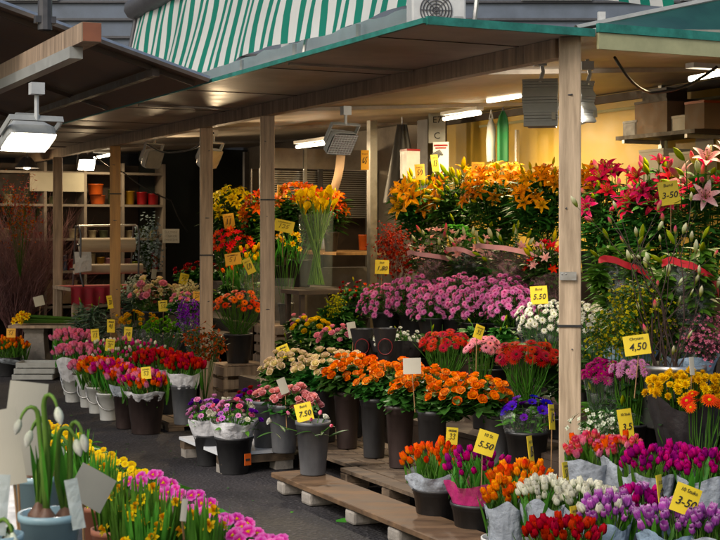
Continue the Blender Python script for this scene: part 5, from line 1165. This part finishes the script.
# ---------------- far left
B('cream carnations left of the left grey post', 'hd', 156, 291, 44, 26, v=.25, z0=.36, hb=.34, n=44)
B('blush stocks right of the carnations', 'rb', 186, 301, 32, 18, v=.2, z0=.36, hb=.3, n=16, bs=.7)
B('mustard yellow button chrysanthemums left of the bright green ones', 'pd', 137, 319, 44, 16, Y=13.4, z0=.003, hb=.34, n=46, wr='clear', wtop=.1, bs=.85)
B('bright green button chrysanthemums beneath the carnations', 'pg', 163, 326, 42, 18, Y=13.0, z0=.003, hb=.34, n=50, wr='clear', wtop=.1, bs=.85)
B('grey green foliage before the red table', 'fern', 92, 310, 44, 40, Y=14.2, z0=.003, hb=.3)
B('second grey green foliage bunch beside the orange post', 'fern', 132, 296, 30, 26, v=.3, z0=.36, hb=.3)
spray('gypsophila_bunch', 'white gypsophila cloud right of the orange post', 'gypsophila', 'gyp', FV(135, 290, .5), .4, .34, 700, .009, .55, group='clouds of tiny flowers')
spray('limonium_bunch', 'beige dried sprigs before the dark end wall', 'dried flowers', 'hydr', FV(188, 297, .45), .34, .3, 420, .01, .55, group='clouds of tiny flowers')
spray('limonium_bunch', 'purple and rust sprigs wrapped in film beside the left grey post', 'dried flowers', 'hya_purple', FV(192, 316, .1), .3, .34, 420, .009, .36, leaves=.4, lm='leaf_dark', wr='clear', group='clouds of tiny flowers')
spray('limonium_bunch', 'rusty red berries between the posts below the gerberas', 'berries', 'rust', FZ(205, 345, .55), .4, .3, 240, .011, .0, leaves=1.2, lm='leaf_dark', group='clouds of tiny flowers')
spray('mimosa_bunch', 'blue grey dried sprigs hanging near the dark wall', 'dried flowers', 'blue_dry', FU(148, 245, 11.2), .4, .7, 420, .014, .9, group='clouds of tiny flowers')
spray('mimosa_bunch', 'rusty dried foliage before the left shelf end', 'dried flowers', 'rust', FU(20, 205, 11), .5, 1.0, 420, .009, .9, leaves=.6, lm='berry', group='clouds of tiny flowers')
L = [(72, 339, 36, 14, 12.9, 402, 'white', 'ts', 'soft pink tulips in the farthest white pail', 'paper_w', .1), (74, 353, 38, 14, 12.35, 401, 'white', 'ts', 'soft pink tulips in the second farthest white pail', 'paper_w', .1),
     (88, 368, 30, 16, 0, 407, 'white', 'ts', 'pale pink tulips in the third farthest white pail', 'paper_w', .085), (97, 369, 34, 18, 0, 413, 'white', 'to', 'orange tulips in the white pail before the nearest', None, .085), (109, 372, 36, 20, 0, 420, 'white', 'tx', 'pink and red tulips in the nearest white pail', None, .095),
     (126, 378, 34, 20, 0, 428, 'brown', 'tx', 'mixed pink tulips in the slim brown bucket', 'paper', .1), (146, 384, 46, 20, 0, 433, 'brown', 'tx', 'mixed pink and white tulips in the wide brown bucket', 'paper_w', .145),
     (152, 362, 36, 18, 11.3, 424, 'grey', 'tr', 'red tulips behind the wide brown bucket', 'paper_w', .1), (165, 361, 34, 16, 11.6, 420, 'black', 'tr', 'red tulips deepest in the row beside the left grey post', None, .1), (184, 367, 36, 18, 0, 424, 'grey', 'tr', 'red tulips in white paper above the small pallet', 'paper_w', .1)]
for px, py, w, h, Y, yb, bkk, kd, lab, wr, rb in L:
    f = FZ(px, yb, .075 if yb == 424 and Y == 0 else .002); z0 = .075 if yb == 424 and Y == 0 else .002
    if Y: f.y = Y; f.x = (px-360)*Y/FPX
    B(lab, kd, px, py, w, h, Y=f.y, bk=bkk, hb=.22 if bkk == 'white' else .3, rb=rb, z0=z0, base=tuple(f.xy), wr=wr, wtop=.25, wr1=.98, hd=(bkk == 'white'), bs=.92)
for k, (px, py, w, lab, kd) in enumerate(((100, 348, 40, 'green budded tulips with pink tips behind the white pails', 'red_tips'), (122, 346, 36, 'green and white budded tulips behind the pails', 'red_tips'), (145, 350, 40, 'fresh green tulip buds before the bright green chrysanthemums', 'red_tips'), (112, 358, 40, 'leafy pink budded tulips just behind the orange ones', 'red_tips'))):
    B(lab, kd, px, py, w, 18, Y=12.6-.12*k, z0=.002, hb=.28, bk='black')
f = FZ(9, 376, .002); B('orange tulips in paper at the far left edge', 'to', 10, 346, 34, 18, Y=f.y, base=tuple(f.xy), bk='black', hb=.2, rb=.12, z0=.002, wr='paper', wtop=-.3)
twigs('twig_bundle', 'dense bundle of bare purple twigs at the far left', 'twigs', FZ(18, 352, .002), 1.55, .42, 40, 'twig_red', 3, .011, nb=4)
twigs('twig_bundle', 'second bundle of bare purple twigs behind the grey far post', 'twigs', FZ(48, 345, .002), 1.4, .4, 32, 'twig_red', 3, .011, nb=4)
# ---------------- foreground bench on the left
fb = thing('plant_bench', 'bench of potted primroses and bulbs in the left foreground', 'bench', FZ(150, 540, .6))
O = FZ(278, 538, .7); O.z = 0
def FBp(a, w_, z=0): return O+U*a-V*w_+Z*z
b = MB(); b.box(FBp(1.0, .62, .585), (1.3, 3.6, .04), YAW); b.build('tray', [M['metal_dark']], fb)
for a in (-.6, 2.6):
    for w_ in (.08, 1.15): b = MB(); p = FBp(a, w_); b.box(p+Z*.285, (.05, .05, .555), YAW); b.build('leg', [M['wood_grey']], fb)
def potted(name, label, cat, c, meshes, n, spread, h, bs, leafkw, group, cam=1.1, up=.8, potm='pot_terra', rp=.055, z0=.606):
    p = Vector((c.x, c.y, z0)); t = thing(name, label, cat, p, group); b = MB()
    b.lathe([(.001, 0), (rp*.75, 0), (rp, .085), (rp*1.05, .086), (rp*1.05, .1), (rp*.92, .1), (rp*.88, .08), (.001, .078)], 16, p); b.build('pot', [M[potm]], t, smooth=True)
    sb = MB(); lb = MB(); top = p+Z*.085
    for i in range(n):
        a = i*2.4+rnd.uniform(-.3, .3); r = spread*math.sqrt((i+.5)/n); e = top+Vector((r*math.cos(a), r*math.sin(a), h*(1-.45*(r/spread)**2)*rnd.uniform(.85, 1.1)))
        me = meshes[i % len(meshes)]; z = bs*rnd.uniform(.85, 1.12); o = link('bloom', me, t)
        d = (Vector((math.cos(a)*r/spread*.8, math.sin(a)*r/spread*.8, up))+CD*cam+Vector((rnd.uniform(-.2, .2), rnd.uniform(-.2, .2), 0))).normalized()
        o.matrix_basis = Matrix.LocRotScale(e-p, toward(d, rnd.uniform(0, 6)).to_quaternion(), Vector((z,)*3)); sb.tube([top+Vector((r*.25*math.cos(a), r*.25*math.sin(a), -.01)), top.lerp(e, .6), e], .0022, 4)
    nl, L, W, m, st = leafkw
    for i in range(nl):
        a = i*2.4; d = Vector((math.cos(a), math.sin(a), 0))
        if st == 'rosette': leaf(lb, top+d*.012, d+Z*rnd.uniform(.25, .9), L*rnd.uniform(.7, 1.2), W, .9, fold=.15)
        else: q = top+d*spread*rnd.uniform(.1, .7)-Z*.01; leaf(lb, q, d*rnd.uniform(.02, .22)+Z, L*rnd.uniform(.7, 1.15), W, .12, fold=.35)
    sb.build('stems', [M['stem']], t, smooth=True); lb.build('leaves', [M[m]], t, smooth=True)
    return t
ROS = (34, .12, .05, 'leaf_light', 'rosette'); SPK = (58, .165, .0125, 'leaf_light', 'spike')
yp = [(50, 426), (72, 438), (94, 452), (113, 462), (134, 472)]
W5 = ['farthest', 'second farthest', 'middle', 'second nearest', 'nearest']
for i, (px, py) in enumerate(yp): potted('primrose', f'{W5[i]} of the yellow primroses on the foreground bench', 'primrose', FZ(px, py, .75), [primrose('prim_yellow', 0), primrose('prim_yellow', 1)], 15, .08, .065, .6, ROS, 'yellow primroses')
pp = [(147, 480), (168, 492), (185, 499), (204, 512), (221, 523), (247, 538), (271, 545)]
W7 = ['farthest', 'second farthest', 'third farthest', 'middle', 'third nearest', 'second nearest', 'nearest']
for i, (px, py) in enumerate(pp): potted('primrose', f'{W7[i]} of the pink primroses along the bench edge', 'primrose', FZ(px+(-1)**i*3-3, py+rnd.uniform(-3, 3), .75), [primrose('prim_pink', 0), primrose('prim_pink', 1)], 11, .085, .07, .85, ROS, 'pink primroses')
for i, (px, py, lab) in enumerate(((158, 517, 'pink primrose between the dwarf daffodils and the edge row'), (188, 531, 'pink primrose low between dwarf daffodils near the bottom edge'))): potted('primrose', lab, 'primrose', FZ(px, py, .74), [primrose('prim_pink', 0), primrose('prim_pink', 1)], 11, .08, .07, .85, ROS, 'pink primroses')
dd = [(76, 462, 'dwarf daffodils in bud beside the yellow primroses'), (98, 486, 'dwarf daffodils in bud behind the white plant card'), (112, 508, 'dwarf daffodils with yellow buds at the bench middle'), (128, 530, 'dwarf daffodils with one open flower beside the bulb pots'), (146, 512, 'dwarf daffodils in front of the pink primroses'), (168, 532, 'dwarf daffodils with open trumpets at the bottom edge'), (205, 540, 'dwarf daffodils with open trumpets among the pink primroses'), (150, 545, 'dwarf daffodils lowest in the picture')]
for i, (px, py, lab) in enumerate(dd): potted('dwarf_daffodil', lab, 'daffodils', FZ(px, py, .76), [daffodil()], 5, .06, .135, .52, SPK, 'potted dwarf daffodils', cam=.6)
# bulb pots with drooping white buds
def bulbpot(label, px, py, Y, r, h, tall, nb):
    c = PX(px, py, Y); p = Vector((c.x, c.y, c.z-h)); t = thing('bulb_pot', label, 'potted bulbs', p, 'pale blue pots of bulbs'); b = MB()
    b.lathe([(.001, 0), (r*.8, 0), (r*.97, h*.85), (r*1.04, h*.86), (r*1.04, h), (r*.95, h), (r*.9, h*.7), (.001, h*.68)], 26, p); b.build('pot', [M['blue_b']], t, smooth=True)
    b = MB(); b.lathe([(r*.9, h*.72), (.001, h*.76)], 20, p); b.build('soil', [M['soil']], t)
    bb = MB(); sb = MB(); lb = MB(); me = bud('white', 1)
    for i in range(nb):
        a = i*2.1+.5; q = p+Vector((r*.5*math.cos(a), r*.45*math.sin(a), h*.74)); rb = r*.36*rnd.uniform(.85, 1.1)
        bb.lathe([(rb*.5, -.005), (rb, rb*.5), (rb*.95, rb*.9), (rb*.5, rb*1.5), (rb*.16, rb*2)], 14, q)
        for k in range(2):
            hgt = tall*rnd.uniform(.72, 1.08); e = q+Vector((rnd.uniform(-.02, .02), rnd.uniform(-.02, .02), hgt)); d = Vector((rnd.choice((-1, 1))*rnd.uniform(.5, 1), rnd.uniform(-.6, .1), 0)).normalized()
            P = [q+Z*rb, q.lerp(e, .5)+Vector((rnd.uniform(-.012, .012), 0, 0)), e-Z*.012, e+d*.002, e+d*.007+Z*.008, e+d*.015+Z*.011, e+d*.023+Z*.008, e+d*.03+Z*.0, e+d*.034-Z*.008, e+d*.036-Z*.016]
            sb.tube(P, [.0065, .006, .0052, .005, .0045, .004, .0036, .0032, .0028, .0025], 8, cap=True); o = link('bud', me, t); z = rnd.uniform(.3, .42)
            o.matrix_basis = Matrix.LocRotScale(P[-1]+Z*.004-p, toward(d*.3-Z).to_quaternion(), Vector((z*1.4, z*1.4, z)))
            leaf(lb, q+Z*rb*1.2, Vector((rnd.uniform(-.15, .15), rnd.uniform(-.15, .1), 1)), hgt*rnd.uniform(.5, .8), .018, .1, fold=.35)
    bb.build('bulbs', [M['bulb']], t, smooth=True); sb.build('stalks', [M['pale_stem']], t, smooth=True); lb.build('leaves', [M['leaf_light']], t, smooth=True)
bulbpot('pale blue pot of brown bulbs with tall nodding white buds', 50, 512, 2.75, .06, .1, .24, 3)
bulbpot('pale blue pot of bulbs cut by the left edge', -2, 534, 2.6, .045, .1, .05, 2)
bulbpot('pale blue pot of bulbs behind the front bulb pots', 38, 474, 3.3, .06, .1, .1, 2)
def pcard(label, px, py, w, h, Y, yaw, roll, m='white_card', big='', small='', stick=.12, name='price_card'): return card(label, px, py, w, h, Y=Y, yaw=yaw, roll=roll, m=m, big=big, small=small, stick=stick, name=name, lean=-10, curl=.08)
M['tag_plastic'] = clear('grey_tag', (.5, .56, .54), .75, .3)
pcard('large blank cream card with a yellow edge over the bulb pots', 24, 428, 38, 92, 2.95, 18, 8, stick=.3, name='blank_card')
pcard('second blank cream card leaning left over the bulb pots', 8, 447, 26, 76, 2.8, 10, -10, stick=.3, name='blank_card')
pcard('blank white plant card among the dwarf daffodils', 92, 488, 40, 36, 3.1, 25, 32, stick=.1, name='blank_card')
pcard('rounded grey plant tag in the front bulb pot', 75, 504, 13, 50, 2.72, 25, -8, m='tag_plastic', stick=0, name='plant_tag')
pcard('rounded grey plant tag at the left edge', 2, 505, 12, 60, 2.6, 10, 4, m='tag_plastic', stick=0, name='plant_tag')
pcard('small white plant tag among the pink primroses', 184, 510, 6, 22, 3.3, 20, 8, stick=.05, name='plant_tag')
# ---------------------------------------------------------------- price cards
card('yellow card reading 10 stuks 3-50 over the lilac tulips', 686, 500, 27, 29, Y=5.3, big='3-50', small='10 Stuks', yaw=5, roll=22)
card('narrow edge-on yellow card left of the 10 stuks card', 661, 494, 8, 38, Y=5.5, scr=1, yaw=58, roll=3)
card('narrow yellow card over the dark red tulips', 575, 519, 9, 26, Y=5.45, scr=1, yaw=55, roll=4)
card('narrow yellow card over the white tulips', 566, 473, 7, 22, Y=6.0, scr=1, yaw=60, roll=4)
card('yellow card reading 3-50 over the pink and apricot tulips', 626, 424, 16, 30, Y=6.8, big='3,5', small='10 Stuk', yaw=20, roll=-5)
card('yellow card reading 4,50 before the goldenrod', 637, 345, 26, 20, v=.2, big='4,50', small='Chrysant', yaw=-4, roll=-8)
card('yellow card reading 5.50 behind the magenta film', 486, 443, 20, 24, Y=6.5, big='5.50', small='10 St', yaw=0, roll=18)
card('small yellow card above the coral tulips', 452, 436, 12, 17, Y=7.0, scr=1, small='10 Stuk', yaw=10, roll=6)
card('slim yellow card above the flame orange tulips', 531, 451, 6, 30, Y=6.3, scr=1, yaw=58, roll=2)
card('slim yellow card beside the corner post', 552, 417, 7, 25, Y=7.0, scr=1, yaw=55, roll=8)
card('yellow card reading 5.50 over the white chrysanthemums', 539, 295, 17, 18, v=.75, big='5.50', small='Bund', yaw=-5, roll=-4)
card('yellow card reading 3-50 among the crimson lilies', 669, 193, 20, 24, v=1.0, big='3-50', small='Bund', yaw=-5, roll=-8)
card('yellow card reading 1,80 left of the pink chrysanthemums', 382, 267, 14, 14, v=1.3, big='1,80', small='Stuk', yaw=0, roll=2)
card('yellow card tip between the germini and the gerberas', 479, 332, 10, 14, v=.2, scr=1, yaw=20, roll=22)
card('yellow card reading 7.50 in the lone grey bucket', 304, 412, 17, 18, Y=8.05, big='7.50', small='Bund', yaw=0, roll=-14)
card('white blank card above the orange roses', 412, 366, 18, 16, Y=7.9, m='white_card', yaw=-6, roll=-2, name='blank_card')
card('small white card over the salmon pink roses', 283, 386, 9, 16, Y=8.6, m='white_card', yaw=25, roll=-18, name='blank_card')
card('small yellow card behind the cream roses', 284, 352, 12, 14, Y=9.5, scr=1, small='Bund', yaw=10, roll=-22)
card('small white card between yellow and pink roses', 352, 330, 9, 16, v=.3, m='white_card', yaw=20, roll=-8, name='blank_card')
card('orange card below the pale yellow lilies', 229, 221, 11, 15, v=.95, m='orange_card', yaw=10, roll=-8, scr=1)
card('orange card in front of the coral lilies', 281, 192, 8, 14, v=1.0, m='orange_card', yaw=25, roll=5, scr=1)
card('yellow card among the orange parrot tulips', 233, 259, 16, 12, v=.5, m='orange_card', yaw=0, roll=-8, scr=1, small='Stuk')
card('yellow card leaning left of the yellow tulips', 249, 266, 9, 16, v=.45, yaw=20, roll=-24, scr=1)
card('yellow card fanned over the daffodil vase', 284, 226, 20, 12, v=.6, yaw=0, roll=12, scr=1)
card('yellow card standing in the lilies beside the pillar', 435, 163, 8, 17, v=1.75, yaw=25, roll=-4, scr=1)
card('dim ochre card behind the green budded lilies', 420, 172, 10, 16, v=1.85, yaw=5, roll=-4, m='orange_card', scr=1)
card('ochre card above the orange lilies', 478, 168, 13, 12, v=1.8, m='orange_card', yaw=0, roll=2, scr=1)
card('ochre card hanging on the steel upright', 365, 160, 8, 20, v=1.8, m='orange_card', yaw=0, roll=0, scr=1, stick=0)
card('yellow card before the mustard chrysanthemums', 128, 334, 8, 14, Y=12.6, yaw=10, roll=4, scr=1)
card('second yellow card over the green budded tulips', 111, 326, 8, 13, Y=12.9, yaw=30, roll=3, scr=1, small='Bund')
card('yellow card near the farthest soft pink tulips', 95, 335, 8, 12, Y=12.6, yaw=15, roll=-4, scr=1)
card('yellow card over the carnations', 163, 306, 9, 11, v=.0, yaw=5, roll=-4, scr=1, small='Bund')
card('yellow card on the orange post side of the carnations', 110, 302, 6, 13, Y=14, yaw=40, roll=-6, scr=1)
card('yellow card beside the left grey post', 184, 279, 9, 11, v=.5, yaw=20, roll=14, scr=1)
card('orange card behind the left grey post', 197, 296, 8, 9, v=.2, yaw=20, roll=4, m='orange_card', scr=1)
card('yellow card reading 3,50 on the mixed tulips in the wide brown bucket', 146, 373, 10, 12, Y=10.3, yaw=0, roll=-6, scr=1)
card('tall yellow card behind the red tulips', 110, 345, 9, 12, Y=12.3, yaw=10, roll=6, scr=1)
card('pale card stuck in the purple twigs', 39, 301, 10, 10, Y=15.2, m='white_card', yaw=10, roll=-14, name='blank_card')
card('white card before the red table', 154, 274, 5, 10, Y=16, m='white_card', yaw=20, roll=8, name='blank_card')
card('orange card on the orange tulips at the far left', 11, 333, 9, 9, Y=14.5, m='orange_card', yaw=0, roll=0, scr=1)
c = FU(172, 236, 11.9); t, c, s = panel('notice_card', 'pale handwritten notice on the dark end wall', 'notice', 171, 236, 18, 14, 1.5, 'white_card')
for k in range(3): b = MB(); scribble(b, c+Vector((0, -.016, .05-.05*k)), 14*s, 1, .035, R(-15)); b.build('handwriting', [M['ink']], t)
card('slim white card in the ochre yellow chrysanthemums', 692, 366, 6, 18, Y=6.8, m='white_card', yaw=30, roll=3, name='blank_card')

# a few petals and leaf scraps dropped on the asphalt, too small to count
b = MB()
for i in range(70):
    u = rnd.uniform(-1.5, 9); v = -1.05-abs(rnd.gauss(0, .5)); p = S(u, v, .004+.0004*(i % 5)); a = rnd.uniform(0, 6.28)
    leaf(b, p, (math.cos(a), math.sin(a), .04), rnd.uniform(.012, .045), rnd.uniform(.006, .014), .08, rnd.randrange(3), n=3, fold=.15)
o = b.build('petal_litter', [M['leaf_light'], M['leaf_dark'], M['leaf']], smooth=True); tag(o, 'scattered petals and leaf scraps on the asphalt aisle', 'litter', kind='stuff')
for o in bpy.data.objects:
    if len(str(o.get('label', '')).split()) > 16: print('LONG', o.name, o['label'])
